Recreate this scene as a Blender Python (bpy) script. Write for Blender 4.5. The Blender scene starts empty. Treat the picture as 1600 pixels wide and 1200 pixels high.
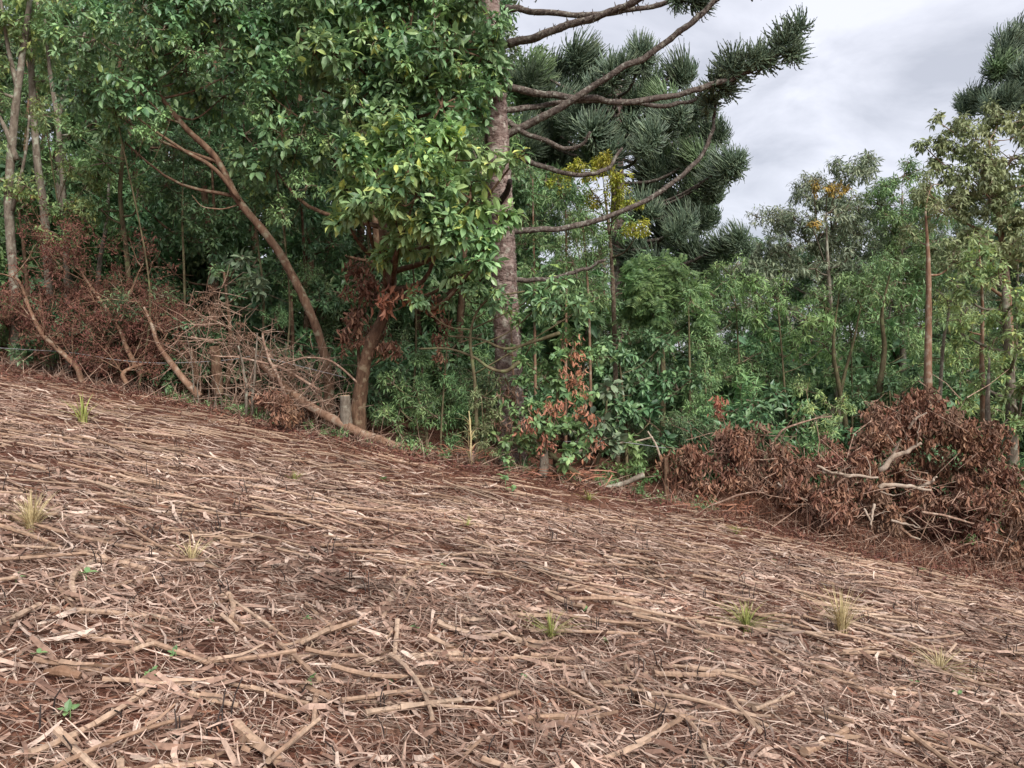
import bpy, math
import numpy as np
from math import radians, sin, cos, pi

# ------------------------------------------------------------------ camera, sky, sun, exposure
scene = bpy.context.scene
F = 1232.0                      # focal length in pixels of the 1600 px wide photograph
EYE = np.array([0.0, 0.0, 1.6])
PITCH = math.atan(40 / F)
cam_data = bpy.data.cameras.new('camera')
cam_data.sensor_width = 36.0
cam_data.lens = 36.0 * F / 1600.0
cam_data.clip_start = 0.05
cam_data.clip_end = 2000.0
cam = bpy.data.objects.new('camera', cam_data)
scene.collection.objects.link(cam)
cam.location = EYE
cam.rotation_euler = (pi / 2 - PITCH, 0, 0)
scene.camera = cam

SUN_EL, SUN_AZ = radians(42), radians(152)      # azimuth measured clockwise from +Y
world = bpy.data.worlds.new('World')
scene.world = world
world.use_nodes = True
wn, wl = world.node_tree.nodes, world.node_tree.links
wn.clear()
w_out = wn.new('ShaderNodeOutputWorld')
w_bg = wn.new('ShaderNodeBackground')
w_bg.inputs['Strength'].default_value = 0.1
sky = wn.new('ShaderNodeTexSky')
sky.sky_type = 'NISHITA'
sky.sun_disc = False
sky.sun_elevation = SUN_EL
sky.sun_rotation = SUN_AZ
tc = wn.new('ShaderNodeTexCoord')
sep = wn.new('ShaderNodeSeparateXYZ')
wl.new(tc.outputs['Generated'], sep.inputs[0])
zz = wn.new('ShaderNodeMath'); zz.operation = 'ABSOLUTE'
wl.new(sep.outputs['Z'], zz.inputs[0])
za = wn.new('ShaderNodeMath'); za.operation = 'ADD'; za.inputs[1].default_value = 0.22
wl.new(zz.outputs[0], za.inputs[0])
dx = wn.new('ShaderNodeMath'); dx.operation = 'DIVIDE'
dy = wn.new('ShaderNodeMath'); dy.operation = 'DIVIDE'
wl.new(sep.outputs['X'], dx.inputs[0]); wl.new(za.outputs[0], dx.inputs[1])
wl.new(sep.outputs['Y'], dy.inputs[0]); wl.new(za.outputs[0], dy.inputs[1])
cmb = wn.new('ShaderNodeCombineXYZ')
wl.new(dx.outputs[0], cmb.inputs[0]); wl.new(dy.outputs[0], cmb.inputs[1])
cn = wn.new('ShaderNodeTexNoise')
cn.inputs['Scale'].default_value = 2.3
cn.inputs['Detail'].default_value = 7.0
cn.inputs['Roughness'].default_value = 0.55
cn.inputs['Distortion'].default_value = 0.5
wl.new(cmb.outputs[0], cn.inputs['Vector'])
cr = wn.new('ShaderNodeValToRGB')               # grey undersides to bright thin cloud (x10: strength is 0.1)
cr.color_ramp.elements[0].position = 0.36
cr.color_ramp.elements[0].color = (1.75, 1.8, 2.03, 1)
cr.color_ramp.elements[1].position = 0.64
cr.color_ramp.elements[1].color = (2.82, 2.85, 3.12, 1)
wl.new(cn.outputs['Fac'], cr.inputs['Fac'])
wm = wn.new('ShaderNodeMixRGB')
wm.inputs['Fac'].default_value = 0.94           # nearly closed overcast over the blue sky
wl.new(sky.outputs[0], wm.inputs[1]); wl.new(cr.outputs[0], wm.inputs[2])
wl.new(wm.outputs[0], w_bg.inputs['Color'])
wl.new(w_bg.outputs[0], w_out.inputs['Surface'])

sun_data = bpy.data.lights.new('sun', 'SUN')
sun_data.energy = 1.5
sun_data.angle = radians(34)
sun_data.color = (1.0, 0.96, 0.9)
sun = bpy.data.objects.new('sun', sun_data)
scene.collection.objects.link(sun)
sun.rotation_euler = (pi / 2 - SUN_EL, 0, -SUN_AZ + pi)
sun.location = (0, -20, 40)

scene.view_settings.view_transform = 'Standard'
scene.view_settings.look = 'None'
scene.view_settings.gamma = 1.0
scene.view_settings.exposure = 1.78
scene.view_settings.use_curve_mapping = False
cy = scene.cycles
cy.max_bounces = 6
cy.diffuse_bounces = 4
cy.glossy_bounces = 2
cy.transmission_bounces = 4
cy.caustics_reflective = False
cy.caustics_refractive = False

# ------------------------------------------------------------------ helpers
rng = np.random.default_rng(11)
COL = scene.collection


def U(a, b, n=None):
    return rng.uniform(a, b, n)


def unit(v):
    v = np.asarray(v, float)
    return v / np.maximum(np.linalg.norm(v, axis=-1, keepdims=True), 1e-9)


def rdir(n):
    return unit(rng.normal(size=(n, 3)))


def vnoise(p, freq=1.0, seed=0.0):
    """smooth value noise in [-1, 1] on (N,3) points"""
    p = np.asarray(p, float) * freq + 57.3 + seed * 13.7
    i = np.floor(p).astype(np.int64)
    f = p - i
    f = f * f * (3 - 2 * f)

    def h(ix, iy, iz):
        n = (ix * 374761393 + iy * 668265263 + iz * 2147483647) & 0xffffffff
        n = ((n ^ (n >> 13)) * 1274126177) & 0xffffffff
        return ((n ^ (n >> 16)) & 0xffff) / 65535.0
    out = 0
    for a in (0, 1):
        for b in (0, 1):
            for c in (0, 1):
                w = (f[:, 0] if a else 1 - f[:, 0]) * (f[:, 1] if b else 1 - f[:, 1]) * (f[:, 2] if c else 1 - f[:, 2])
                out = out + w * h(i[:, 0] + a, i[:, 1] + b, i[:, 2] + c)
    return out * 2 - 1


def gbase(x, y):
    x = np.asarray(x, float); y = np.asarray(y, float)
    return -0.18 * 45 * np.tanh(x / 45) - 0.012 * 60 * np.tanh(y / 60)


def gz(x, y):
    """height of the hillside"""
    x = np.atleast_1d(np.asarray(x, float)); y = np.atleast_1d(np.asarray(y, float))
    p = np.stack([x, y, x * 0], -1)
    z = gbase(x, y) + 0.035 * vnoise(p, 0.9, 1) + 0.022 * vnoise(p, 2.7, 2) + 0.010 * vnoise(p, 8.0, 3)
    return z


def ray(px, py):
    u, v = (px - 800) / F, -(py - 600) / F
    c, s = cos(PITCH), sin(PITCH)
    return np.array([u, c + v * s, v * c - s])


def P(px, py, Y):
    d = ray(px, py)
    return EYE + d * (Y / d[1])


def G(px, py):
    """point of the hillside seen at a pixel of the photograph"""
    d = ray(px, py)
    lo, hi = 0.5, 80.0
    for _ in range(50):
        m = (lo + hi) / 2
        q = EYE + d * m
        if q[2] > gbase(q[0], q[1]):
            lo = m
        else:
            hi = m
    q = EYE + d * lo
    q[2] = gz(q[0], q[1])[0]
    return q


EDGE = np.array([G(a, b) for a, b in ((-500, 505), (-200, 545), (0, 578), (300, 640), (640, 718), (850, 752), (1040, 790),
                                      (1300, 855), (1600, 910), (1900, 985), (2200, 1060))])


def edge_y(x):
    return np.interp(x, EDGE[:, 0], EDGE[:, 1])


class MB:
    """collects triangles and quads for one mesh"""
    def __init__(s):
        s.v, s.t, s.q, s.n = [], [], [], 0

    def add(s, v, t=None, q=None):
        v = np.asarray(v, float).reshape(-1, 3)
        if t is not None and len(t): s.t.append(np.asarray(t, np.int64).reshape(-1, 3) + s.n)
        if q is not None and len(q): s.q.append(np.asarray(q, np.int64).reshape(-1, 4) + s.n)
        s.v.append(v); s.n += len(v)

    def mesh(s, name, mat, origin=(0, 0, 0), smooth=False):
        v = np.concatenate(s.v) - np.asarray(origin)
        t = np.concatenate(s.t) if s.t else np.zeros((0, 3), np.int64)
        q = np.concatenate(s.q) if s.q else np.zeros((0, 4), np.int64)
        me = bpy.data.meshes.new(name)
        me.vertices.add(len(v)); me.vertices.foreach_set('co', v.astype(np.float32).ravel())
        nl = t.size + q.size
        me.loops.add(nl)
        me.loops.foreach_set('vertex_index', np.concatenate([t.ravel(), q.ravel()]).astype(np.int32))
        st = np.concatenate([np.arange(len(t)) * 3, t.size + np.arange(len(q)) * 4]).astype(np.int32)
        me.polygons.add(len(st)); me.polygons.foreach_set('loop_start', st)
        me.polygons.foreach_set('use_smooth', np.full(len(st), smooth, bool))
        me.update(calc_edges=True)
        me.materials.append(mat)
        return me


def obj(name, me, parent=None, loc=(0, 0, 0), kind=None):
    o = bpy.data.objects.new(name, me)
    COL.objects.link(o)
    o.location = loc
    if parent is not None: o.parent = parent
    if kind: o['kind'] = kind
    return o


def tag(o, label, cat=None, group=None, kind=None):
    o['label'] = label
    if cat: o['category'] = cat
    if group: o['group'] = group
    if kind: o['kind'] = kind
    return o


def thing(name, label, cat, loc, group=None):
    return tag(obj(name, None, None, loc), label, cat, group)


def catmull(pts, n):
    pts = np.asarray(pts, float)
    if len(pts) == 2:
        return pts[0] + (pts[1] - pts[0]) * np.linspace(0, 1, n)[:, None]
    ex = np.vstack([2 * pts[0] - pts[1], pts, 2 * pts[-1] - pts[-2]])
    k = len(pts) - 1
    u = np.linspace(0, k - 1e-6, n); i = u.astype(int); f = (u - i)[:, None]
    a, b, c, d = ex[i], ex[i + 1], ex[i + 2], ex[i + 3]
    return 0.5 * (2 * b + (c - a) * f + (2 * a - 5 * b + 4 * c - d) * f ** 2 + (3 * b - a - 3 * c + d) * f ** 3)


def tube(mb, pts, radii, sides=6, seg=None, noise=0.0, freq=6.0, cap=True):
    """tapered round limb along a smooth path"""
    pts = np.asarray(pts, float)
    n = seg or max(2, (len(pts) - 1) * 3 + 1)
    c = catmull(pts, n)
    r = np.interp(np.linspace(0, 1, n), np.linspace(0, 1, len(radii)), radii)
    d = unit(np.gradient(c, axis=0))
    ref = np.array([0, 0, 1.0]) if abs(d[0][2]) < 0.8 else np.array([1.0, 0, 0])
    us = []
    u = unit(ref - d[0] * np.dot(ref, d[0]))
    for k in range(n):
        u = unit(u - d[k] * np.dot(u, d[k])); us.append(u)
    us = np.array(us); vs = np.cross(d, us)
    a = np.arange(sides) / sides * 2 * pi
    v = c[:, None, :] + r[:, None, None] * (np.cos(a)[None, :, None] * us[:, None, :] + np.sin(a)[None, :, None] * vs[:, None, :])
    if noise:
        flat = v.reshape(-1, 3)
        k = 1 + noise * (0.65 * vnoise(flat, freq) + 0.35 * vnoise(flat, freq * 2.7, 5))
        v = c[:, None, :] + (v - c[:, None, :]) * k.reshape(n, sides, 1)
    i = np.arange(n - 1)[:, None] * sides; j = np.arange(sides)[None, :]; j2 = (j + 1) % sides
    q = np.stack([i + j, i + j2, i + sides + j2, i + sides + j], -1).reshape(-1, 4)
    v = v.reshape(-1, 3)
    t = None
    if cap:
        v = np.vstack([v, c[0], c[-1]])
        b0, b1 = n * sides, n * sides + 1
        jj = np.arange(sides); e = (n - 1) * sides
        t = np.vstack([np.stack([np.full(sides, b0), (jj + 1) % sides, jj], -1),
                       np.stack([np.full(sides, b1), e + jj, e + (jj + 1) % sides], -1)])
    mb.add(v, t, q)


def sticks(mb, a, b, ra, rb, bend=0.0):
    """many thin three-sided twigs at once; a, b (N,3)"""
    a = np.asarray(a, float); b = np.asarray(b, float)
    n = len(a)
    if n == 0: return
    d = unit(b - a)
    u = unit(np.cross(d, rdir(n))); w = np.cross(d, u)
    ra = np.broadcast_to(ra, n)[:, None]; rb = np.broadcast_to(rb, n)[:, None]
    m = (a + b) / 2 + u * (bend * np.linalg.norm(b - a, axis=1) * rng.normal(size=n))[:, None]
    vs = []
    for p, r in ((a, ra), (m, (ra + rb) / 2), (b, rb)):
        for k in range(3):
            t = k * 2 * pi / 3
            vs.append(p + r * (cos(t) * u + sin(t) * w))
    v = np.stack(vs, 1)
    q = []
    for s in (0, 3):
        for k in range(3):
            q.append([s + k, s + (k + 1) % 3, s + 3 + (k + 1) % 3, s + 3 + k])
    mb.add(v.reshape(-1, 3), None, (np.arange(n)[:, None, None] * 9 + np.array(q)[None]).reshape(-1, 4))


def leaf_template(width, droop=0.25, fold=0.25, fine=True):
    """a pointed, folded leaf along +X with its face to +Z"""
    if fine:
        w = width / 2
        v = [(0, 0, 0)]
        for t, k in ((0.28, 0.85), (0.64, 0.9)):
            z = -droop * t * t
            v += [(t, w * k, z + fold * w * k), (t, 0, z), (t, -w * k, z + fold * w * k)]
        v.append((0.97, 0, -droop))
        t = [(0, 2, 1), (0, 3, 2), (1, 2, 5), (1, 5, 4), (2, 3, 6), (2, 6, 5), (4, 5, 7), (5, 6, 7)]
    else:
        w = width / 2
        v = [(0, 0, 0), (0.45, w, fold * w - droop * 0.2), (0.5, 0, -droop * 0.25), (0.45, -w, fold * w - droop * 0.2), (1, 0, -droop)]
        t = [(0, 2, 1), (0, 3, 2), (1, 2, 4), (2, 3, 4)]
    return np.array(v, float), np.array(t)


def pinnate_template(pairs=7, w=0.11, length=0.42):
    """a feather leaf: leaflets in pairs along a stalk"""
    v, t = [], []
    for i in range(pairs):
        x = 0.15 + 0.8 * i / pairs
        z = -0.3 * x * x
        l = length * (1 - 0.5 * abs(i / pairs - 0.35))
        for s in (1, -1):
            b = len(v)
            v += [(x, 0, z), (x + 0.1 * l + w / 2, s * l * 0.45, z + 0.02), (x + 0.35 * l, s * l, z - 0.08), (x + 0.1 * l - w / 2, s * l * 0.45, z + 0.02)]
            t += [(b, b + 1, b + 2), (b, b + 2, b + 3)]
    return np.array(v, float), np.array(t)


def place_leaves(mb, tpl, base, axis, normal, size):
    v, t = tpl
    x = unit(axis)
    z = unit(normal - x * np.sum(normal * x, 1, keepdims=True))
    y = np.cross(z, x)
    w = base[:, None, :] + size[:, None, None] * (v[None, :, 0:1] * x[:, None] + v[None, :, 1:2] * y[:, None] + v[None, :, 2:3] * z[:, None])
    n = len(base)
    mb.add(w.reshape(-1, 3), (np.arange(n)[:, None, None] * len(v) + t[None]).reshape(-1, 3))


UP = np.array([0, 0, 1.0])


def blob_leaves(mb, twig, c, r, leaf, tpl, k=13, per=7, droop=0.35, hang=False, twigs=0.4, up=0.4, collect=None, shell=0.6):
    """leaf rosettes on the twigs of one limb: uneven sub-clumps with gaps between them"""
    c = np.asarray(c, float); r = np.asarray(r, float)
    rm = float(np.mean(r))
    leaf = leaf * U(0.78, 1.12)
    k = k * (2.5 if hang else 2.7)
    nt = max(6, int(k * (rm / leaf) ** 2 / per))
    m = int(np.clip(rm / leaf * 1.9, 5, 24))
    sd = rdir(m)
    sc = c + r * sd * (U(0.25, 1.0, m) ** 0.6)[:, None] * 0.74
    sr = rm * U(0.24, 0.44, m)
    g = rng.integers(0, m, nt)
    td = rdir(nt)
    td[:, 2] = td[:, 2] * 0.9 + 0.1
    tip = sc[g] + sr[g][:, None] * td * U(shell, 1.05, nt)[:, None]
    d = unit(unit(tip - c) * 0.5 + td * 0.6 + UP * up + rng.normal(size=(nt, 3)) * 0.25)
    if twig is not None and twigs > 0:
        sel = rng.random(nt) < twigs
        sticks(twig, sc[g][sel], tip[sel], leaf * 0.045, leaf * 0.02, 0.08)
        sticks(twig, np.repeat(c[None], m, 0), sc, leaf * 0.09, leaf * 0.05, 0.08)
    if hang:
        n = nt * per
        T = np.repeat(tip, per, 0) + rng.normal(size=(n, 3)) * leaf * 0.5
        ax = unit(rng.normal(size=(n, 3)) * 0.45 + np.array([0, 0, -1.0]))
        nr = rdir(n)
        sz = leaf * U(0.6, 1.2, n)
        place_leaves(mb, tpl, T, ax, nr, sz)
        return
    u = unit(np.cross(d, rdir(nt))); w = np.cross(d, u)
    jj = np.arange(per)
    phi = jj[None] * 2.39996 + U(0, 6.28, (nt, 1)) + rng.normal(size=(nt, per)) * 0.25
    th = np.radians(28 + 72 * (jj[None] + 0.5) / per + rng.normal(size=(nt, per)) * 10)
    ax = np.cos(th)[..., None] * d[:, None] + np.sin(th)[..., None] * (np.cos(phi)[..., None] * u[:, None] + np.sin(phi)[..., None] * w[:, None])
    ax[..., 2] -= droop * U(0.4, 1.4, (nt, per))
    ax = unit(ax)
    base = tip[:, None] - d[:, None] * (leaf * 0.5 * (jj / per))[None, :, None] + ax * leaf * 0.08
    nr = UP[None, None] * 0.8 + d[:, None] * 0.5 + rng.normal(size=(nt, per, 3)) * 0.35
    nr = nr + 0 * ax
    sz = leaf * U(0.45, 1.2, (nt, per))
    base, ax, nr, sz = base.reshape(-1, 3), ax.reshape(-1, 3), nr.reshape(-1, 3), sz.ravel()
    if collect is not None: collect.append((base, ax, nr, sz))
    place_leaves(mb, tpl, base, ax, nr, sz)


# ------------------------------------------------------------------ materials
def new_mat(name):
    m = bpy.data.materials.new(name)
    m.use_nodes = True
    m.node_tree.nodes.clear()
    return m, m.node_tree.nodes, m.node_tree.links


def ramp(N, cols, pos=None):
    r = N.new('ShaderNodeValToRGB')
    e = r.color_ramp.elements
    pos = pos or [i / (len(cols) - 1) for i in range(len(cols))]
    while len(e) < len(cols): e.new(0.5)
    for i, c in enumerate(cols):
        e[i].position = pos[i]; e[i].color = (*c, 1)
    return r


def leaf_mat(name, cols, pos=None, rough=0.42, spec=0.5, trans=0.28, var=0.3):
    """each leaf its own shade of the kind's colours; thin enough to let some light through"""
    m, N, L = new_mat(name)
    out = N.new('ShaderNodeOutputMaterial')
    geo = N.new('ShaderNodeNewGeometry')
    cr = ramp(N, cols, pos)
    L.new(geo.outputs['Random Per Island'], cr.inputs[0])
    tcn = N.new('ShaderNodeTexCoord')
    nz = N.new('ShaderNodeTexNoise'); nz.inputs['Scale'].default_value = 1.6; nz.inputs['Detail'].default_value = 2
    L.new(tcn.outputs['Object'], nz.inputs['Vector'])
    mr = N.new('ShaderNodeMapRange')
    mr.inputs[1].default_value = 0.3; mr.inputs[2].default_value = 0.7
    mr.inputs[3].default_value = 1 - var; mr.inputs[4].default_value = 1 + var
    L.new(nz.outputs['Fac'], mr.inputs[0])
    hs = N.new('ShaderNodeHueSaturation')
    n2 = N.new('ShaderNodeTexNoise'); n2.inputs['Scale'].default_value = 1.1; n2.inputs['Detail'].default_value = 3
    mv = N.new('ShaderNodeMapping'); mv.inputs['Location'].default_value = (7.3, 2.1, 4.4)
    L.new(tcn.outputs['Object'], mv.inputs[0]); L.new(mv.outputs[0], n2.inputs['Vector'])
    mh = N.new('ShaderNodeMapRange')
    mh.inputs[1].default_value = 0.3; mh.inputs[2].default_value = 0.7
    mh.inputs[3].default_value = 0.5 - 0.09 * var; mh.inputs[4].default_value = 0.5 + 0.07 * var
    L.new(n2.outputs['Fac'], mh.inputs[0]); L.new(mh.outputs[0], hs.inputs['Hue'])
    hs.inputs['Saturation'].default_value = 0.98
    L.new(cr.outputs[0], hs.inputs['Color']); L.new(mr.outputs[0], hs.inputs['Value'])
    b = N.new('ShaderNodeBsdfPrincipled')
    b.inputs['Roughness'].default_value = rough
    b.inputs['Specular IOR Level'].default_value = spec
    L.new(hs.outputs[0], b.inputs['Base Color'])
    tr = N.new('ShaderNodeBsdfTranslucent')
    L.new(hs.outputs[0], tr.inputs['Color'])
    mx = N.new('ShaderNodeMixShader'); mx.inputs[0].default_value = trans
    L.new(b.outputs[0], mx.inputs[1]); L.new(tr.outputs[0], mx.inputs[2])
    L.new(mx.outputs[0], out.inputs[0])
    return m


def bark_mat(name, c1, c2, c3, scale=9.0, stretch=(1, 1, 0.3), bump=0.5, rough=0.9):
    """bark: two tones of wood with lichen spots and relief"""
    m, N, L = new_mat(name)
    out = N.new('ShaderNodeOutputMaterial')
    tcn = N.new('ShaderNodeTexCoord')
    mp = N.new('ShaderNodeMapping'); mp.inputs['Scale'].default_value = stretch
    L.new(tcn.outputs['Object'], mp.inputs[0])
    n1 = N.new('ShaderNodeTexNoise'); n1.inputs['Scale'].default_value = scale; n1.inputs['Detail'].default_value = 6
    n1.inputs['Roughness'].default_value = 0.75
    L.new(mp.outputs[0], n1.inputs['Vector'])
    cr = ramp(N, [tuple(q * 0.45 for q in c1), c1, c2], [0.3, 0.44, 0.64])
    L.new(n1.outputs['Fac'], cr.inputs[0])
    n2 = N.new('ShaderNodeTexNoise'); n2.inputs['Scale'].default_value = scale * 0.8; n2.inputs['Detail'].default_value = 4
    L.new(tcn.outputs['Object'], n2.inputs['Vector'])
    r2 = ramp(N, [(0, 0, 0), (1, 1, 1)], [0.54, 0.66])
    L.new(n2.outputs['Fac'], r2.inputs[0])
    mx = N.new('ShaderNodeMixRGB'); mx.inputs[2].default_value = (*c3, 1)
    L.new(r2.outputs[0], mx.inputs[0]); L.new(cr.outputs[0], mx.inputs[1])
    b = N.new('ShaderNodeBsdfPrincipled'); b.inputs['Roughness'].default_value = rough
    b.inputs['Specular IOR Level'].default_value = 0.2
    L.new(mx.outputs[0], b.inputs['Base Color'])
    bp = N.new('ShaderNodeBump'); bp.inputs['Strength'].default_value = bump; bp.inputs['Distance'].default_value = 0.03
    L.new(n1.outputs['Fac'], bp.inputs['Height'])
    L.new(bp.outputs[0], b.inputs['Normal'])
    L.new(b.outputs[0], out.inputs[0])
    return m


def straw_mat(name, cols, pos=None, rough=0.75):
    m, N, L = new_mat(name)
    out = N.new('ShaderNodeOutputMaterial')
    geo = N.new('ShaderNodeNewGeometry')
    oi = N.new('ShaderNodeObjectInfo')
    ad = N.new('ShaderNodeMath'); ad.operation = 'ADD'
    L.new(geo.outputs['Random Per Island'], ad.inputs[0]); L.new(oi.outputs['Random'], ad.inputs[1])
    fr = N.new('ShaderNodeMath'); fr.operation = 'FRACT'
    L.new(ad.outputs[0], fr.inputs[0])
    cr = ramp(N, cols, pos)
    L.new(fr.outputs[0], cr.inputs[0])
    tcn = N.new('ShaderNodeTexCoord')
    nz = N.new('ShaderNodeTexNoise'); nz.inputs['Scale'].default_value = 38; nz.inputs['Detail'].default_value = 4
    L.new(tcn.outputs['Object'], nz.inputs['Vector'])
    mr = N.new('ShaderNodeMapRange')
    mr.inputs[1].default_value = 0.25; mr.inputs[2].default_value = 0.75
    mr.inputs[3].default_value = 0.6; mr.inputs[4].default_value = 1.35
    L.new(nz.outputs['Fac'], mr.inputs[0])
    n3 = N.new('ShaderNodeTexNoise'); n3.inputs['Scale'].default_value = 0.9; n3.inputs['Detail'].default_value = 5
    L.new(geo.outputs['Position'], n3.inputs['Vector'])     # patches of fresher and more weathered straw
    m3 = N.new('ShaderNodeMapRange')
    m3.inputs[1].default_value = 0.3; m3.inputs[2].default_value = 0.7
    m3.inputs[3].default_value = 0.68; m3.inputs[4].default_value = 1.28
    L.new(n3.outputs['Fac'], m3.inputs[0])
    mm = N.new('ShaderNodeMath'); mm.operation = 'MULTIPLY'
    L.new(mr.outputs[0], mm.inputs[0]); L.new(m3.outputs[0], mm.inputs[1])
    hs = N.new('ShaderNodeHueSaturation')
    L.new(cr.outputs[0], hs.inputs['Color']); L.new(mm.outputs[0], hs.inputs['Value'])
    b = N.new('ShaderNodeBsdfPrincipled'); b.inputs['Roughness'].default_value = rough
    b.inputs['Specular IOR Level'].default_value = 0.25
    L.new(hs.outputs[0], b.inputs['Base Color'])
    bp = N.new('ShaderNodeBump'); bp.inputs['Strength'].default_value = 0.25; bp.inputs['Distance'].default_value = 0.004
    L.new(nz.outputs['Fac'], bp.inputs['Height']); L.new(bp.outputs[0], b.inputs['Normal'])
    L.new(b.outputs[0], out.inputs[0])
    return m


M = {}
# living leaves
M['glossy'] = leaf_mat('glossy_green_leaves', [(0.108, 0.220, 0.106), (0.187, 0.323, 0.147), (0.252, 0.401, 0.173), (0.478, 0.624, 0.181)], [0, 0.5, 0.9, 1.0], rough=0.36, spec=0.55)
M['bright'] = leaf_mat('bright_green_leaves', [(0.200, 0.327, 0.141), (0.280, 0.443, 0.185), (0.386, 0.544, 0.218), (0.815, 0.838, 0.212)], [0, 0.5, 0.88, 1.0], rough=0.4, spec=0.5)
M['dark'] = leaf_mat('dark_green_leaves', [(0.087, 0.174, 0.085), (0.138, 0.249, 0.114), (0.203, 0.322, 0.134)], rough=0.4, spec=0.5)
M['deep'] = leaf_mat('deep_forest_leaves', [(0.081, 0.137, 0.071), (0.144, 0.215, 0.103), (0.224, 0.278, 0.118)], rough=0.5, spec=0.4)
M['mid'] = leaf_mat('mid_green_leaves', [(0.138, 0.245, 0.108), (0.206, 0.342, 0.138), (0.287, 0.429, 0.157)], rough=0.45, spec=0.45)
M['lime'] = leaf_mat('fresh_green_leaves', [(0.170, 0.298, 0.106), (0.232, 0.377, 0.136), (0.309, 0.459, 0.161)], rough=0.45, trans=0.3)
M['grey'] = leaf_mat('grey_green_leaves', [(0.157, 0.207, 0.131), (0.241, 0.295, 0.184), (0.351, 0.392, 0.241)], rough=0.45)
M['olive'] = leaf_mat('olive_leaves', [(0.164, 0.206, 0.097), (0.248, 0.295, 0.132), (0.344, 0.392, 0.185)], rough=0.5, trans=0.28)
M['pale'] = leaf_mat('pale_yellow_green_leaves', [(0.208, 0.320, 0.128), (0.295, 0.409, 0.166), (0.400, 0.490, 0.179), (0.580, 0.637, 0.177)], [0, 0.5, 0.92, 1], rough=0.5, trans=0.3)
M['yellow'] = leaf_mat('yellow_leaves', [(0.264, 0.340, 0.048), (0.432, 0.479, 0.060), (0.528, 0.529, 0.072), (0.360, 0.328, 0.048)], trans=0.3)
M['orange'] = leaf_mat('yellow_orange_leaves', [(0.264, 0.220, 0.055), (0.440, 0.297, 0.044), (0.506, 0.330, 0.044), (0.176, 0.176, 0.066)], trans=0.3)
M['blue'] = leaf_mat('broad_blue_green_leaves', [(0.159, 0.226, 0.142), (0.217, 0.290, 0.181), (0.261, 0.323, 0.186)], rough=0.35)
M['needle'] = leaf_mat('conifer_needles', [(0.074, 0.113, 0.073), (0.113, 0.161, 0.103), (0.163, 0.210, 0.119)], rough=0.55, spec=0.35, trans=0.08)
M['needle_new'] = leaf_mat('fresh_conifer_needles', [(0.122, 0.193, 0.087), (0.171, 0.257, 0.108)], rough=0.55, trans=0.08)
# dead leaves
M['dead'] = leaf_mat('dead_brown_leaves', [(0.112, 0.050, 0.033), (0.213, 0.097, 0.059), (0.304, 0.154, 0.093), (0.408, 0.234, 0.148)], [0, 0.4, 0.8, 1], rough=0.6, spec=0.3, trans=0.15, var=0.12)
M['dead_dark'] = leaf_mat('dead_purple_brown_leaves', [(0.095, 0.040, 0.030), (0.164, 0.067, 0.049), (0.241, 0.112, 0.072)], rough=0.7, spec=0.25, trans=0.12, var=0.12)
M['dead_orange'] = leaf_mat('dead_orange_leaves', [(0.391, 0.151, 0.084), (0.499, 0.222, 0.132), (0.313, 0.121, 0.072)], rough=0.6, trans=0.2, var=0.12)
M['dead_tan'] = leaf_mat('dead_tan_leaves', [(0.168, 0.088, 0.055), (0.260, 0.147, 0.093), (0.126, 0.059, 0.037)], rough=0.7, trans=0.15, var=0.12)
# wood
M['araucaria_bark'] = bark_mat('scaly_violet_brown_bark', (0.155, 0.103, 0.088), (0.351, 0.268, 0.237), (0.432, 0.379, 0.324), 11, (0.7, 0.7, 1.6), 1.0)
M['araucaria_limb'] = bark_mat('lichen_limb_bark', (0.073, 0.056, 0.048), (0.172, 0.139, 0.115), (0.251, 0.238, 0.198), 22, (1, 1, 1), 0.7)
M['red_bark'] = bark_mat('red_brown_bark', (0.112, 0.063, 0.040), (0.208, 0.131, 0.085), (0.238, 0.201, 0.138), 10, (1, 1, 0.35), 0.5)
M['brown_bark'] = bark_mat('brown_bark', (0.091, 0.051, 0.032), (0.190, 0.114, 0.071), (0.223, 0.166, 0.107), 12, (1, 1, 0.3), 0.6)
M['pale_bark'] = bark_mat('pale_grey_bark', (0.143, 0.114, 0.088), (0.268, 0.227, 0.180), (0.321, 0.318, 0.249), 12, (1, 1, 0.4), 0.4)
M['tan_bark'] = bark_mat('tan_bark', (0.192, 0.108, 0.068), (0.304, 0.192, 0.132), (0.336, 0.264, 0.200), 10, (1, 1, 0.25), 0.4)
M['green_bark'] = bark_mat('mossy_bark', (0.105, 0.085, 0.048), (0.20, 0.165, 0.095), (0.17, 0.18, 0.085), 12, (1, 1, 0.4), 0.4)
M['cut_wood'] = bark_mat('freshly_cut_wood', (0.36, 0.23, 0.145), (0.50, 0.36, 0.25), (0.42, 0.27, 0.17), 14, (1, 1, 0.5), 0.2)
M['bleached'] = bark_mat('bleached_wood', (0.288, 0.216, 0.160), (0.448, 0.368, 0.296), (0.368, 0.280, 0.216), 14, (1, 1, 0.4), 0.3)
M['orange_wood'] = bark_mat('orange_brown_dead_wood', (0.183, 0.103, 0.064), (0.283, 0.170, 0.112), (0.333, 0.250, 0.179), 14, (1, 1, 0.4), 0.3)
M['twig'] = bark_mat('grey_brown_twigs', (0.13, 0.090, 0.062), (0.24, 0.175, 0.125), (0.30, 0.25, 0.19), 20, (1, 1, 1), 0.2)
M['dead_twig'] = bark_mat('dry_twigs', (0.208, 0.124, 0.089), (0.364, 0.246, 0.182), (0.447, 0.348, 0.269), 20, (1, 1, 1), 0.2)
M['stem_dark'] = bark_mat('blackened_stubble', (0.030, 0.022, 0.020), (0.075, 0.055, 0.048), (0.10, 0.08, 0.07), 30, (1, 1, 1), 0.2)
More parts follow.
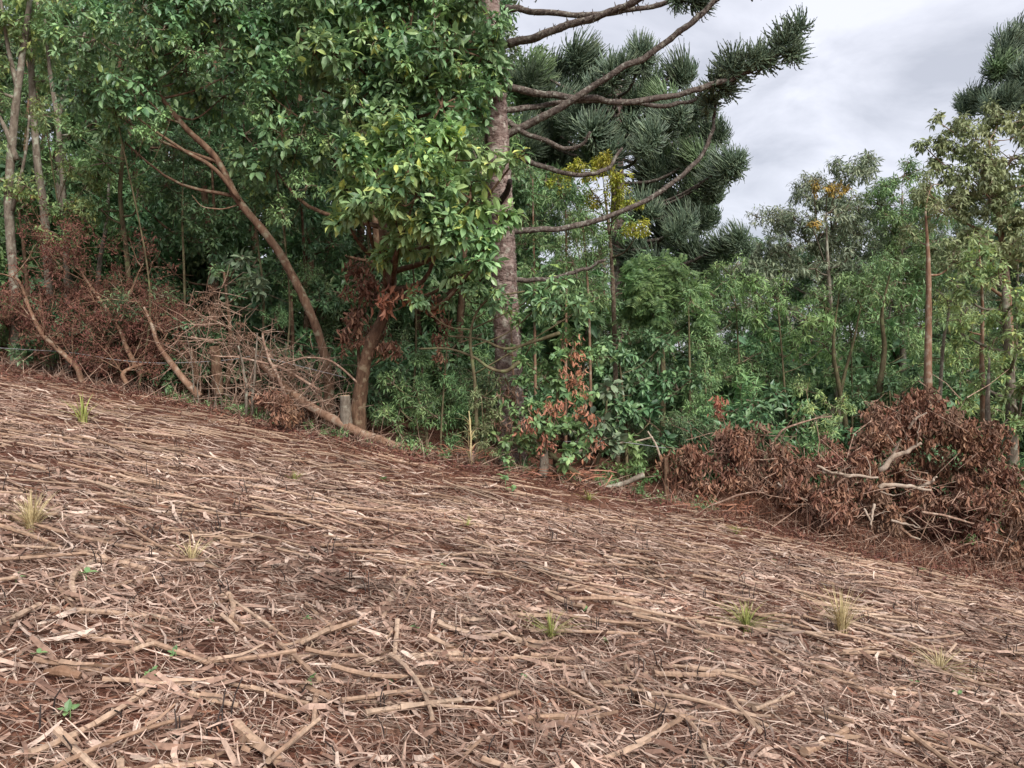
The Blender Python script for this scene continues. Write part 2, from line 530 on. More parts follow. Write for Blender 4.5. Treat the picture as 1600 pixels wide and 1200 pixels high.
# field
M['straw'] = straw_mat('corn_straw', [(0.123, 0.065, 0.046), (0.254, 0.156, 0.114), (0.352, 0.234, 0.180), (0.491, 0.359, 0.285), (0.557, 0.437, 0.358), (0.164, 0.087, 0.063)], [0, 0.28, 0.58, 0.82, 0.9, 1])
M['straw_red'] = straw_mat('rotted_red_straw', [(0.120, 0.047, 0.029), (0.187, 0.083, 0.051), (0.255, 0.134, 0.085), (0.135, 0.059, 0.037)])
M['straw_grey'] = straw_mat('weathered_grey_straw', [(0.143, 0.102, 0.075), (0.244, 0.184, 0.136), (0.319, 0.253, 0.192)])
M['stalk'] = straw_mat('corn_stalk', [(0.254, 0.161, 0.108), (0.339, 0.225, 0.156), (0.409, 0.293, 0.212), (0.293, 0.187, 0.123)], rough=0.6)
M['dry_grass'] = straw_mat('dry_grass', [(0.42, 0.33, 0.18), (0.52, 0.42, 0.24), (0.36, 0.30, 0.13)])
M['green_grass'] = straw_mat('yellow_green_grass', [(0.24, 0.28, 0.07), (0.32, 0.35, 0.10), (0.40, 0.36, 0.14)])
M['wire'] = bark_mat('galvanised_wire', (0.25, 0.25, 0.26), (0.42, 0.42, 0.43), (0.3, 0.26, 0.24), 30, (1, 1, 1), 0.0, 0.5)


def soil_material():
    m, N, L = new_mat('red_soil')
    out = N.new('ShaderNodeOutputMaterial')
    tcn = N.new('ShaderNodeTexCoord')
    n1 = N.new('ShaderNodeTexNoise'); n1.inputs['Scale'].default_value = 3.0; n1.inputs['Detail'].default_value = 8
    n2 = N.new('ShaderNodeTexNoise'); n2.inputs['Scale'].default_value = 55; n2.inputs['Detail'].default_value = 6
    L.new(tcn.outputs['Object'], n1.inputs['Vector']); L.new(tcn.outputs['Object'], n2.inputs['Vector'])
    c1 = ramp(N, [(0.085, 0.036, 0.026), (0.150, 0.068, 0.046), (0.20, 0.12, 0.083)], [0.3, 0.5, 0.72])
    L.new(n1.outputs['Fac'], c1.inputs[0])
    c2 = ramp(N, [(0.45, 0.42, 0.40), (1.5, 1.45, 1.4)], [0.35, 0.68])
    L.new(n2.outputs['Fac'], c2.inputs[0])
    mx = N.new('ShaderNodeMixRGB'); mx.blend_type = 'MULTIPLY'; mx.inputs[0].default_value = 1
    L.new(c1.outputs[0], mx.inputs[1]); L.new(c2.outputs[0], mx.inputs[2])
    b = N.new('ShaderNodeBsdfPrincipled'); b.inputs['Roughness'].default_value = 0.95
    b.inputs['Specular IOR Level'].default_value = 0.15
    L.new(mx.outputs[0], b.inputs['Base Color'])
    bp = N.new('ShaderNodeBump'); bp.inputs['Strength'].default_value = 0.8; bp.inputs['Distance'].default_value = 0.03
    L.new(n2.outputs['Fac'], bp.inputs['Height']); L.new(bp.outputs[0], b.inputs['Normal'])
    L.new(b.outputs[0], out.inputs[0])
    return m


M['soil'] = soil_material()

T_BROAD = leaf_template(0.44, 0.30, 0.35)
T_ROUND = leaf_template(0.60, 0.22, 0.25)
T_OVAL = leaf_template(0.40, 0.25, 0.3, fine=False)
T_LANCE = leaf_template(0.24, 0.28, 0.3, fine=False)
T_THIN = leaf_template(0.15, 0.2, 0.3, fine=False)
T_DEAD = leaf_template(0.36, 0.45, 0.9)
T_DEAD_S = leaf_template(0.32, 0.4, 0.9, fine=False)
T_PIN = pinnate_template()

# ------------------------------------------------------------------ the ground
gx = np.concatenate([[-600, -300, -150, -90, -60, -40, -28, -20, -15], np.arange(-12, 12.01, 0.11), [15, 20, 28, 40, 60, 90, 150, 300, 600]])
gy = np.concatenate([[-300, -120, -60, -30, -15, -8, -4, -1, 0.8], np.arange(1.6, 15.01, 0.11), [16, 17, 18, 19, 20, 22, 24, 27, 30, 35, 42, 55, 80, 130, 250, 600]])
XX, YY = np.meshgrid(gx, gy)
mb = MB()
nx, ny = len(gx), len(gy)
i, j = np.meshgrid(np.arange(nx - 1), np.arange(ny - 1))
a0 = (j * nx + i).ravel()
mb.add(np.stack([XX.ravel(), YY.ravel(), gz(XX.ravel(), YY.ravel())], -1), None, np.stack([a0, a0 + 1, a0 + nx + 1, a0 + nx], -1))
ground = tag(obj('ground', mb.mesh('ground', M['soil'], smooth=True)), 'red soil of the sloping field and the forest floor', kind='structure')

# ------------------------------------------------------------------ corn litter on the field
def strips(mb, pos, ang, L, W, pitch, roll, curl, bend, seg=3, taper=0.5):
    n = len(pos)
    a = np.stack([np.cos(ang) * np.cos(pitch), np.sin(ang) * np.cos(pitch), np.sin(pitch) - 0.18 * np.cos(ang)], -1)
    a = unit(a)
    s0 = unit(np.cross(np.broadcast_to(UP, (n, 3)), a)); n0 = np.cross(a, s0)
    s = np.cos(roll)[:, None] * s0 + np.sin(roll)[:, None] * n0
    m = np.cross(a, s)
    ts = np.linspace(0, 1, seg + 1)
    vs = []
    for t in ts:
        e = 4 * (t - 0.5) ** 2 - 0.4
        w = W * (1 - taper * abs(2 * t - 0.8) ** 1.5)
        c = pos + a * ((t - 0.5) * L)[:, None] + m * (curl * L * e)[:, None] + s * (bend * L * e)[:, None]
        vs += [c + s * (w / 2)[:, None], c - s * (w / 2)[:, None]]
    v = np.stack(vs, 1)
    q = np.array([[2 * k, 2 * k + 1, 2 * k + 3, 2 * k + 2] for k in range(seg)])
    mb.add(v.reshape(-1, 3), None, (np.arange(n)[:, None, None] * len(vs) + q[None]).reshape(-1, 4))


def field_points(n, y0, y1, power=1.0, margin=3.2):
    """points on the field in front of the forest edge, denser towards y0 for power > 1"""
    n = int(n * (1.16 if margin > 1 else 1))
    y = y0 + (y1 - y0) * U(0, 1, n) ** power
    x = U(-1, 1, n) * (0.66 * y + margin)
    ok = y < edge_y(x) + 0.35
    return x[ok], y[ok]


def cover(x, y):
    p = np.stack([x, y, 0 * x], -1)
    return 0.6 * vnoise(p, 1.1, 9) + 0.4 * vnoise(p, 3.1, 10)


def litter(mb, n, y0, y1, L, W, spread, zmax=0.05, pit=0.16, power=1.0, thin=0.0, near_edge=None, rollsd=0.5, curl=0.06, bend=0.05, seg=3, fade=True):
    x, y = field_points(n, y0, y1, power)
    keep = cover(x, y) > U(-1.5, 0.2, len(x)) + thin
    if near_edge is not None:
        keep &= (edge_y(x) - y) < np.abs(rng.normal(size=len(x))) * near_edge
    elif fade:
        keep &= rng.random(len(x)) < np.clip((edge_y(x) - y - 0.1) / 1.9, 0.12, 1)
    x, y = x[keep], y[keep]
    k = len(x)
    c = cover(x, y)
    z = gz(x, y) + 0.006 + U(0, 1, k) ** 1.4 * zmax * (0.7 + 0.6 * c)
    ang = rng.normal(size=k) * spread - 0.06 + (rng.random(k) < 0.5) * pi
    wild = rng.random(k) < 0.25
    ang[wild] = U(0, 6.28, int(wild.sum()))
    strips(mb, np.stack([x, y, z], -1), ang, L[0] + (L[1] - L[0]) * U(0, 1, k) ** 1.5, W[0] + (W[1] - W[0]) * U(0, 1, k) ** 1.7, rng.normal(size=k) * pit,
           rng.normal(size=k) * rollsd, rng.normal(size=k) * curl * 1.3, rng.normal(size=k) * bend, seg)


# fine straw: near, middle and far field
mb = MB()
litter(mb, 30000, 1.9, 5.2, (0.06, 0.26), (0.003, 0.008), 0.9, 0.06, 0.22)
litter(mb, 28000, 4.5, 8.5, (0.05, 0.28), (0.004, 0.010), 0.75, 0.055, 0.14, seg=2)
litter(mb, 30000, 7.5, 14.0, (0.07, 0.34), (0.006, 0.013), 0.62, 0.07, 0.17, seg=2)
litter(mb, 9000, 1.9, 4.8, (0.08, 0.26), (0.003, 0.009), 1.1, 0.11, 0.26)
tag(obj('straw_litter', mb.mesh('straw_litter', M['straw'])), 'pinkish tan straw strewn all over the harvested field', 'straw', kind='stuff')
mb = MB()
litter(mb, 11500, 1.9, 5.5, (0.06, 0.26), (0.008, 0.030), 0.9, 0.075, 0.22, rollsd=0.8, curl=0.14, bend=0.08)
litter(mb, 9000, 5.0, 9.0, (0.10, 0.30), (0.012, 0.032), 0.55, 0.06, 0.14, rollsd=0.6, curl=0.10)
litter(mb, 5000, 8.0, 14.0, (0.14, 0.42), (0.012, 0.030), 0.35, 0.05, 0.10, rollsd=0.5, curl=0.08)
tag(obj('husk_litter', mb.mesh('husk_litter', M['straw'])), 'torn dry corn leaves and husks lying among the straw', 'corn husks', kind='stuff')
mb = MB()
litter(mb, 26000, 1.9, 7.0, (0.02, 0.16), (0.002, 0.006), 1.4, 0.085, 0.28, thin=0.05, seg=2)
tag(obj('weathered_litter', mb.mesh('weathered_litter', M['straw_grey'])), 'weathered grey straw bits between the tan corn litter', 'straw', kind='stuff')
mb = MB()
litter(mb, 42000, 8.0, 14.3, (0.05, 0.26), (0.004, 0.013), 0.9, 0.06, 0.2, near_edge=1.5)
litter(mb, 13000, 1.9, 10.0, (0.03, 0.16), (0.004, 0.016), 1.2, 0.06, 0.24, seg=2)
tag(obj('red_litter', mb.mesh('red_litter', M['straw_red'])), 'rotted red brown litter along the edge of the forest', 'litter', kind='stuff')


# corn stalks: hollow canes with nodes and a torn sheath
def stalk_mesh(length, r, seed):
    mb = MB()
    nn = max(2, int(length / 0.13))
    pts, rad = [], []
    b = rng.normal() * 0.03
    for k in range(nn * 4 + 1):
        t = k / (nn * 4)
        pts.append((t * length - length / 2, b * length * (t - 0.5) ** 2 * 4 + rng.normal() * r * 0.08, rng.normal() * r * 0.06))
        node = (k % 4 == 0)
        rad.append(r * (1.16 if node else 0.95) * (1 - 0.18 * t) * U(0.94, 1.05))
    tube(mb, pts, rad, 7, seg=len(pts), noise=0.06, freq=40)
    for _ in range(rng.integers(1, 4)):       # shreds of leaf sheath clinging to the cane
        x0 = U(-0.45, 0.35) * length
        l = U(0.08, 0.2)
        a = U(-0.6, 2.2)
        p0 = np.array([x0, r * cos(a) * 1.05, r * sin(a) * 1.05])
        out = np.array([0, cos(a), sin(a)])
        side = np.array([0, -sin(a), cos(a)])
        vs = []
        for t in np.linspace(0, 1, 5):
            c = p0 + np.array([l * t, 0, 0]) + out * (0.006 + 0.05 * t * t * U(0.3, 1.2))
            w = r * 0.9 * (1 - 0.6 * t)
            vs += [c + side * w, c - side * w]
        mb.add(vs, None, [[2 * k, 2 * k + 1, 2 * k + 3, 2 * k + 2] for k in range(4)])
    return mb.mesh('corn_stalk', M['stalk'], smooth=False)


STALK_L = [0.22, 0.3, 0.36, 0.45, 0.52, 0.62, 0.75, 0.9]
STALKS = [stalk_mesh(l, U(0.0095, 0.0125), q) for q, l in enumerate(STALK_L)]
NEAR_STALKS = [  # end points in the photograph, thickness in pixels, own label or None
    (367, 1138, 433, 1196, 19, 'short thick corn stalk end pointing at the camera, bottom left'),
    (62, 1196, 258, 1083, 13, 'long slanting corn stalk reaching the bottom edge at the left corner'),
    (79, 971, 262, 977, 11, None), (125, 879, 229, 904, 18, 'flattened wide corn stalk with split sheath beside the left grass tuft'),
    (129, 887, 100, 950, 13, None), (229, 1017, 329, 1050, 12, None), (437, 1004, 500, 1067, 12, None),
    (0, 1000, 62, 967, 11, None), (54, 1054, 158, 1067, 10, None), (296, 1096, 371, 1112, 11, None), (467, 1071, 512, 1098, 12, None),
    (362, 933, 367, 971, 11, None), (777, 1137, 970, 1138, 13, 'straight yellowish corn stalk with dark nodes, bottom centre'),
    (570, 1127, 720, 1113, 13, None), (533, 1105, 677, 1095, 11, None), (570, 1037, 720, 1027, 13, None), (700, 1045, 810, 1038, 9, None),
    (827, 1035, 920, 1043, 9, None), (683, 990, 777, 1012, 11, None), (717, 980, 843, 1023, 12, None), (853, 933, 913, 958, 11, None),
    (587, 967, 647, 890, 11, None), (500, 863, 643, 860, 7, None), (760, 1117, 810, 1100, 11, None),
    (1022, 1059, 1124, 1061, 14, 'broad pale corn stalk lying level right of the centre foreground'),
    (1049, 1111, 1105, 1167, 11, None), (1000, 1175, 1060, 1137, 14, None), (1255, 1186, 1319, 1152, 14, None),
    (1360, 1010, 1435, 1040, 9, None), (1352, 1079, 1457, 1092, 10, None), (1090, 1004, 1180, 1010, 9, None),
    (1446, 1149, 1574, 1190, 11, None), (1022, 856, 1116, 869, 5, None), (1071, 897, 1176, 912, 6, None),
    (205, 1030, 240, 1020, 10, None), (940, 1085, 1010, 1060, 9, None), (1180, 1120, 1240, 1095, 10, None)]
SG = 'dry corn stalks lying on the field'
SL = 'dry tan corn stalk lying loose among the straw of the field'


def put_stalk(c, ang, tilt, me, sx, sr, label):
    o = obj('corn_stalk', me, None, c)
    o.rotation_euler = (U(0, 6.28), tilt, ang)
    o.scale = (sx, sr, sr)
    tag(o, label, 'corn stalk', SG)


for (x0, y0, x1, y1, th, lab) in NEAR_STALKS:
    a, b = G(x0, y0), G(x1, y1)
    d = b - a
    ln = float(np.linalg.norm(d))
    me_i = int(np.argmin([abs(l - ln) for l in STALK_L]))
    c = (a + b) / 2; c[2] += 0.035
    r = th * c[1] / F / 2 * 0.8
    put_stalk(c, math.atan2(d[1], d[0]), -math.asin(d[2] / ln), STALKS[me_i], ln / STALK_L[me_i], r / 0.0105, lab or SL)
sx_, sy_ = field_points(620, 2.4, 10.5, 1.15, 0.5)
for x, y in list(zip(sx_, sy_))[:262]:
    ang = rng.normal() * (0.8 if y < 5 else 0.4) - 0.05
    sl = -0.18 * cos(ang)
    m = int(rng.integers(0, 8)) if y > 4.5 else int(rng.integers(0, 6))
    put_stalk((x, y, gz(x, y)[0] + U(0.025, 0.06)), ang, -math.atan(sl) + rng.normal() * 0.06, STALKS[m], U(0.85, 1.15), U(0.75, 1.25), SL)
# the many farther canes
mb = MB()
x, y = field_points(850, 5.5, 12.8, 0.9)
for k in range(len(x)):
    ang = rng.normal() * 0.42 - 0.06
    l = U(0.2, 0.9); r = U(0.006, 0.011)
    d = np.array([cos(ang), sin(ang), -0.18 * cos(ang) + rng.normal() * 0.04]) * l / 2
    c = np.array([x[k], y[k], gz(x[k], y[k])[0] + U(0.02, 0.05)])
    tube(mb, [c - d, c + rng.normal(size=3) * l * 0.02, c + d], [r, r * 0.95, r * 0.8], 5, seg=4)
tag(obj('far_corn_stalks', mb.mesh('far_corn_stalks', M['stalk'])), 'many thin corn stalks laid along the rows towards the forest', 'corn stalks', kind='stuff')

# burnt looking stubble standing in the litter
def stub_mesh():
    mb = MB()
    h = U(0.09, 0.16)
    for q in range(int(rng.integers(1, 4))):
        a = np.array([rng.normal() * 0.015, rng.normal() * 0.015, -0.02])
        tube(mb, [a, a + np.array([rng.normal() * 0.012, rng.normal() * 0.012, h * 0.5]), a + np.array([rng.normal() * 0.016, rng.normal() * 0.016, h * U(0.7, 1.2)])],
             [0.0040, 0.0036, 0.0026], 5, seg=4)
    return mb.mesh('stubble_stem', M['stem_dark'])


STUBS = [stub_mesh() for _ in range(7)]
stub_px = [(1260, 975), (1300, 990), (1175, 905), (1160, 935), (1170, 940), (1575, 1015), (1285, 1140), (1170, 1175), (1315, 1190), (1430, 955),
           (235, 850), (250, 845), (240, 885), (372, 820), (400, 850), (660, 900), (30, 770), (68, 770), (70, 750), (900, 870), (960, 905), (1340, 980),
           (1420, 985), (590, 1165), (680, 1180), (340, 1140), (395, 1150), (270, 1150), (80, 1120), (1200, 1160), (875, 1180), (990, 1180), (1090, 1180)]
for (px, py) in stub_px:
    p = G(px, py)
    o = obj('stubble_stem', STUBS[int(rng.integers(0, 7))], None, p); o.rotation_euler = (0, 0, U(0, 6.28))
    tag(o, 'thin dark stubble stem standing upright in the straw', 'stubble', 'dark stubble stems on the field')
x, y = field_points(260, 2.6, 10, 1.0, 0.5)
for k in range(min(len(x), 190)):
    o = obj('stubble_stem', STUBS[int(rng.integers(0, 7))], None, (x[k], y[k], gz(x[k], y[k])[0])); o.rotation_euler = (rng.normal() * 0.15, rng.normal() * 0.15, U(0, 6.28))
    tag(o, 'thin dark stubble stem standing upright in the straw', 'stubble', 'dark stubble stems on the field')


def blades(mb, base, n, L, W, spread, curve=0.5):
    """arching grass blades"""
    for _ in range(n):
        a = U(0, 6.28); l = L * U(0.5, 1.1)
        o = np.array([cos(a), sin(a), 0])
        lean = abs(rng.normal()) * spread
        side = np.array([-sin(a), cos(a), 0])
        p0 = base + o * U(0, 0.12) * L
        vs = []
        for t in np.linspace(0, 1, 5):
            c = p0 + UP * l * (t - curve * 0.5 * lean * t * t) + o * l * lean * t * t
            w = W * (1 - t) ** 0.6 * 0.5 + 0.0004
            vs += [c + side * w, c - side * w]
        mb.add(vs, None, [[2 * k, 2 * k + 1, 2 * k + 3, 2 * k + 2] for k in range(4)])


for (px, py, n, Lp, W, sp, mat, lab) in (
        (50, 838, 150, 62, 0.005, 0.5, 'dry_grass', 'dense yellowish dry grass tuft at the left edge of the field'),
        (300, 885, 45, 45, 0.006, 0.9, 'dry_grass', 'splayed pale tan grass tuft in the left of the field'),
        (1165, 985, 90, 45, 0.005, 0.7, 'green_grass', 'greenish yellow grass tuft in the right half of the field'),
        (1315, 992, 90, 70, 0.005, 0.45, 'dry_grass', 'tall pale dry grass tuft in the right half of the field'),
        (1470, 1050, 60, 45, 0.006, 1.0, 'dry_grass', 'low bleached grass tuft spreading at the far right of the field'),
        (860, 1000, 60, 40, 0.004, 1.0, 'green_grass', 'sparse olive grass tuft in the middle of the field'),
        (130, 662, 16, 48, 0.022, 0.8, 'green_grass', 'broad bladed yellow green grass clump near the left forest edge'),
        (460, 750, 26, 22, 0.008, 0.8, 'green_grass', 'tiny yellow green grass tuft below the fallen log'),
        (920, 782, 30, 20, 0.008, 0.8, 'green_grass', 'small green grass tuft at the forest edge below the big trunk'),
        (1150, 838, 30, 18, 0.008, 0.8, 'green_grass', 'small bright grass tuft left of the brown brush pile'),
        (730, 828, 26, 22, 0.006, 0.8, 'green_grass', 'small yellow green grass tuft in mid field')):
    p = G(px, py)
    mb = MB(); blades(mb, p - UP * 0.01, int(n * 1.4), 1.1 * Lp * p[1] / F, W, sp * 1.25)
    tag(obj('grass_tuft', mb.mesh('grass_tuft', M[mat], p), None, p), lab, 'grass tuft', 'grass tufts on the field')

# seedlings: a few small green weeds
def weed_mesh():
    mb = MB()
    n = int(rng.integers(5, 9))
    ax = unit(np.stack([rng.normal(size=n), rng.normal(size=n), U(0.3, 1.2, n)], -1))
    place_leaves(mb, T_ROUND, np.tile([0, 0, 0.03], (n, 1)) + rng.normal(size=(n, 3)) * 0.008, ax, np.tile(UP, (n, 1)), U(0.03, 0.06, n))
    tube(mb, [(0, 0, -0.02), (0, 0, 0.04)], [0.003, 0.002], 4, seg=3)
    return mb.mesh('seedling', M['mid'])


WEEDS = [weed_mesh() for _ in range(4)]
for (px, py, s) in ((25, 915, 1.2), (135, 920, 1.6), (60, 1045, 1), (235, 1065, 1.2), (110, 1125, 1.3), (482, 1065, 1.2), (478, 965, 1), (330, 975, 1), (610, 1070, 1),
                    (600, 752, 1.6), (790, 758, 3.2), (800, 770, 2.4), (690, 890, 1), (912, 957, 1), (950, 1010, 1), (1440, 895, 1.4), (1425, 1070, 1.1), (1495, 1090, 1),
                    (1000, 830, 1), (1110, 1025, 1), (820, 1075, 1), (275, 1035, 1.2), (1210, 880, 1.3), (1090, 965, 1), (650, 985, 1)):
    p = G(px, py)
    o = obj('seedling', WEEDS[int(rng.integers(0, 4))], None, p); o.scale = (s * 0.75, s * 0.75, s * 0.75); o.rotation_euler = (0, 0, U(0, 6.28))
    tag(o, 'two-leaved light green seedling at the forest edge below the log' if s > 2 else 'tiny green weed seedling sprouting through the straw', 'seedling',
        'green seedlings in the field')
# a dead corn cob left in the litter
p = G(98, 1075)
mb = MB(); tube(mb, [p + (-0.07, 0, 0.05), p + (0, 0, 0.055), p + (0.07, 0, 0.035)], [0.012, 0.024, 0.014], 10, seg=9, noise=0.15, freq=70)
tag(obj('corn_cob', mb.mesh('corn_cob', M['orange_wood'], p), None, p), 'orange brown corn cob half hidden in the litter, lower left', 'corn cob')

# ------------------------------------------------------------------ trees and shrubs
def B(px, py, Y, rp, ry=1.0, rd=1.0):
    """a limb's foliage: centre at a pixel and depth, radius in pixels"""
    r = rp * Y / F
    return (P(px, py, Y), np.array([r, r * rd, r * ry]))


def path(Y0, Y1, pts):
    n = len(pts)
    return [P(a, b, Y0 + (Y1 - Y0) * i / (n - 1)) for i, (a, b) in enumerate(pts)]


def limb(trunk, radii, c, tip_r=0.012, bow=0.12):
    """path from the trunk out to a foliage centre"""
    trunk = np.asarray(trunk)
    tt = catmull(trunk, 40)
    hd = np.linalg.norm(tt[:, :2] - c[:2], axis=1)
    want = c[2] - 0.55 * hd
    i = int(np.argmin(np.abs(tt[:, 2] - want) + 0.15 * hd))
    i = max(i, 4)
    r0 = np.interp(i / 39, np.linspace(0, 1, len(radii)), radii)
    a = tt[i]; d = c - a
    m = (a + c) / 2 + np.array([0, 0, -bow * np.linalg.norm(d)]) + rng.normal(size=3) * 0.06 * np.linalg.norm(d)
    return [a, m, c], [r0 * 0.55, r0 * 0.35, max(tip_r, r0 * 0.12)]


def rooted(trunk, radii):
    """carry a trunk on down to the soil"""
    a = np.array(trunk[0]); g = gz(a[0], a[1])[0] - 0.06
    if a[2] > g + 0.05:
        return [np.array([a[0] - 0.02, a[1] + 0.02, g])] + list(trunk), [radii[0] * 1.12] + list(radii)
    return list(trunk), list(radii)


def tree(name, label, trunk, radii, groups, bark, cat='tree', group=None, limbs=True, sides=10, noise=0.16, twig_mat='twig', loose=None, seg=None):
    """groups: (blobs, leaf material, leaf length, template, k, options)"""
    if name not in ('forest_tree', 'dry_vine', 'dry_spray') and 'undergrowth' not in label: trunk, radii = rooted(trunk, radii)
    loc = np.array(trunk[0])
    root = thing(name, label, cat, loc, group)
    if trunk is not None and len(trunk) > 1:
        mb = MB(); tube(mb, trunk, radii, sides, seg=seg or len(trunk) * 5, noise=noise, freq=7)
        obj('trunk', mb.mesh('trunk', M[bark], loc, True), root)
    tw = MB()
    for gi, (bl, mat, leaf, tpl, k, opt) in enumerate(groups):
        mb = MB()
        for c, r in bl:
            if limbs and len(trunk) > 1:
                pth, rr = limb(trunk, radii, c)
                lm = MB(); tube(lm, pth, rr, 6, seg=8, noise=0.06)
                obj('branch', lm.mesh('branch', M[bark], loc, True), root)
            blob_leaves(mb, tw, c, r, leaf, tpl, k, **opt)
        obj('crown', mb.mesh('crown', M[mat], loc), root, kind='stuff')
    if tw.n:
        obj('twigs', tw.mesh('twigs', M[twig_mat], loc), root, kind='stuff')
    return root


def copy_tree(src, loc, rot, s, label=None, group=None):
    o = src.copy(); COL.objects.link(o)
    o.location = loc; o.rotation_euler = (0, 0, rot); o.scale = (s, s, s)
    if label: o['label'] = label
    if group: o['group'] = group
    for ch in src.children:
        c = ch.copy(); COL.objects.link(c); c.parent = o
    return o


# ---- forest behind: a few kinds of tree, copied
def kind_tree(name, label, h, spread, mat, leaf, tpl, k, bark, nb, base=0.3, r0=0.11, group=None):
    tr = [np.array([0, 0, -0.1])]
    for q in range(1, 5):
        tr.append(np.array([rng.normal() * 0.12 * q, rng.normal() * 0.12 * q, h * 0.9 * q / 4]))
    bl = []
    for q in range(nb):
        t = base + (1 - base) * (q + 0.5) / nb
        a = q * 2.4 + U(0, 0.8)
        rr = spread * (0.45 + 0.55 * sin(pi * min(1, (t - base) / (1 - base) * 0.85 + 0.12))) * U(0.7, 1.1)
        c = np.array([cos(a) * rr * 0.75, sin(a) * rr * 0.75, h * t])
        s = spread * U(0.36, 0.6)
        bl.append((c, np.array([s, s, s * U(0.65, 0.95)])))
    return tree(name, label, tr, [r0, r0 * 0.8, r0 * 0.6, r0 * 0.4, r0 * 0.2], [(bl, mat, leaf, tpl, k, {})], bark, group=group)


BG = 'trees deep in the forest'
K = [kind_tree('forest_tree', 'tall dark broadleaf tree deep in the forest', 13, 2.6, 'deep', 0.20, T_OVAL, 11, 'brown_bark', 17, 0.10),
     kind_tree('forest_tree', 'slim mid green tree standing in the forest depth', 11, 1.9, 'mid', 0.17, T_LANCE, 12, 'pale_bark', 14, 0.12),
     kind_tree('forest_tree', 'dense dark green tree with broad leaves in the forest depth', 10, 2.3, 'dark', 0.22, T_OVAL, 12, 'brown_bark', 14, 0.08),
     kind_tree('forest_tree', 'loose grey green tree behind the forest edge', 9, 2.0, 'grey', 0.16, T_LANCE, 10, 'pale_bark', 12, 0.15)]
KH = [13, 11, 10, 9]
spots = []      # pixel column, depth, height in the photograph of the crown top, kind
for (px, Y, ytop, kd) in (
        (-330, 17, -150, 0), (-200, 20, -120, 2), (-90, 17.5, -60, 1), (30, 21, -80, 0), (110, 17, -40, 1), (190, 19, -120, 2), (260, 23, -160, 0), (330, 17.5, -120, 2),
        (400, 20, -90, 0), (470, 18, -150, 2), (540, 22, -160, 0), (600, 18, -120, 2), (660, 20.5, -100, 0), (710, 17.5, -20, 2), (740, 24, -40, 0), (760, 19, 150, 1),
        (815, 21, 190, 2), (850, 26, 230, 0), (905, 18, 330, 1), (960, 27, 380, 0), (1000, 18.5, 400, 2), (1060, 24, 400, 0), (1110, 19, 440, 2), (1150, 26, 400, 3),
        (1190, 22, 380, 0), (1240, 27, 350, 3), (1290, 21, 400, 2), (1340, 27, 330, 0), (1390, 22, 370, 1), (1440, 28, 330, 0), (1490, 21, 360, 3), (1550, 26, 290, 0),
        (1600, 20, 330, 1), (1660, 24, 250, 2), (1720, 19, 300, 3), (1800, 22, 200, 0), (1900, 20, 250, 2),
        (-420, 24, -200, 0), (-280, 28, -150, 2), (-130, 27, -150, 0), (-10, 29, -60, 2), (90, 28, -130, 0), (180, 30, -200, 2), (300, 29, -140, 0), (430, 30, -200, 0), (560, 30, -150, 2), (680, 31, -120, 0),
        (800, 32, 160, 2), (900, 33, 330, 0), (1010, 33, 400, 2), (1120, 33, 410, 0), (1220, 34, 380, 2), (1330, 34, 350, 0), (1430, 34, 340, 2), (1530, 34, 320, 0), (1640, 33, 260, 2), (1750, 30, 260, 0),
        (840, 38, 330, 2), (920, 40, 400, 0), (980, 37, 430, 2), (1050, 40, 440, 0), (1090, 29, 470, 2), (1150, 39, 430, 2), (1180, 30, 450, 2), (1210, 36, 420, 0), (1270, 31, 430, 2), (1300, 40, 400, 2), (1370, 31, 420, 2), (1400, 39, 390, 0),
        (1480, 31, 400, 2), (1500, 40, 380, 2), (1570, 31, 380, 2), (1600, 39, 340, 0), (130, 36, -100, 2), (250, 36, -150, 0), (350, 24, -60, 2), (370, 36, -100, 2), (490, 36, -120, 0), (610, 37, -100, 2), (720, 37, 20, 0), (230, 26, 60, 2), (450, 26, 60, 2), (560, 26, 0, 2), (60, 25, 40, 2), (-60, 34, -60, 0), (760, 29, 200, 2), (700, 27, 100, 2)):
    top = P(px, ytop, Y)
    g = gz(top[0], top[1])[0]
    spots.append((np.array([top[0], top[1], g]), (top[2] - g) / KH[kd], kd))
used = [False] * 4
ZONES = ((-150, 'far outside the left border'), (60, 'at the left border'), (160, 'behind the pale trunks'), (290, 'behind the purple brown brush'), (450, 'behind the leaning tree'), (620, 'behind the broadleaf tree'), (790, 'just left of the scaly trunk'),
         (880, 'just right of the scaly trunk'), (1010, 'behind the yellow tree'), (1130, 'behind the feathery tree'), (1250, 'behind the light green bush'), (1350, 'behind the grey green crown'), (1470, 'behind the fresh green tree'),
         (1620, 'behind the olive tree'), (9999, 'beyond the right border'))
KL = ['tall dark tree', 'slim mid green tree', 'dense dark green tree', 'loose grey green tree']
for c, s, kd in spots:
    zpx = c[0] / c[1] * F + 800
    lab = KL[kd] + (' in the farthest row ' if c[1] > 25 else ' deep in the forest ') + next(w for lim, w in ZONES if zpx < lim)
    if not used[kd]: K[kd]['label'] = lab
    if not used[kd]:
        used[kd] = True
        K[kd].location = c; K[kd].scale = (s, s, s); K[kd]['group'] = BG
    else:
        copy_tree(K[kd], c, U(0, 6.28), s, lab, BG)

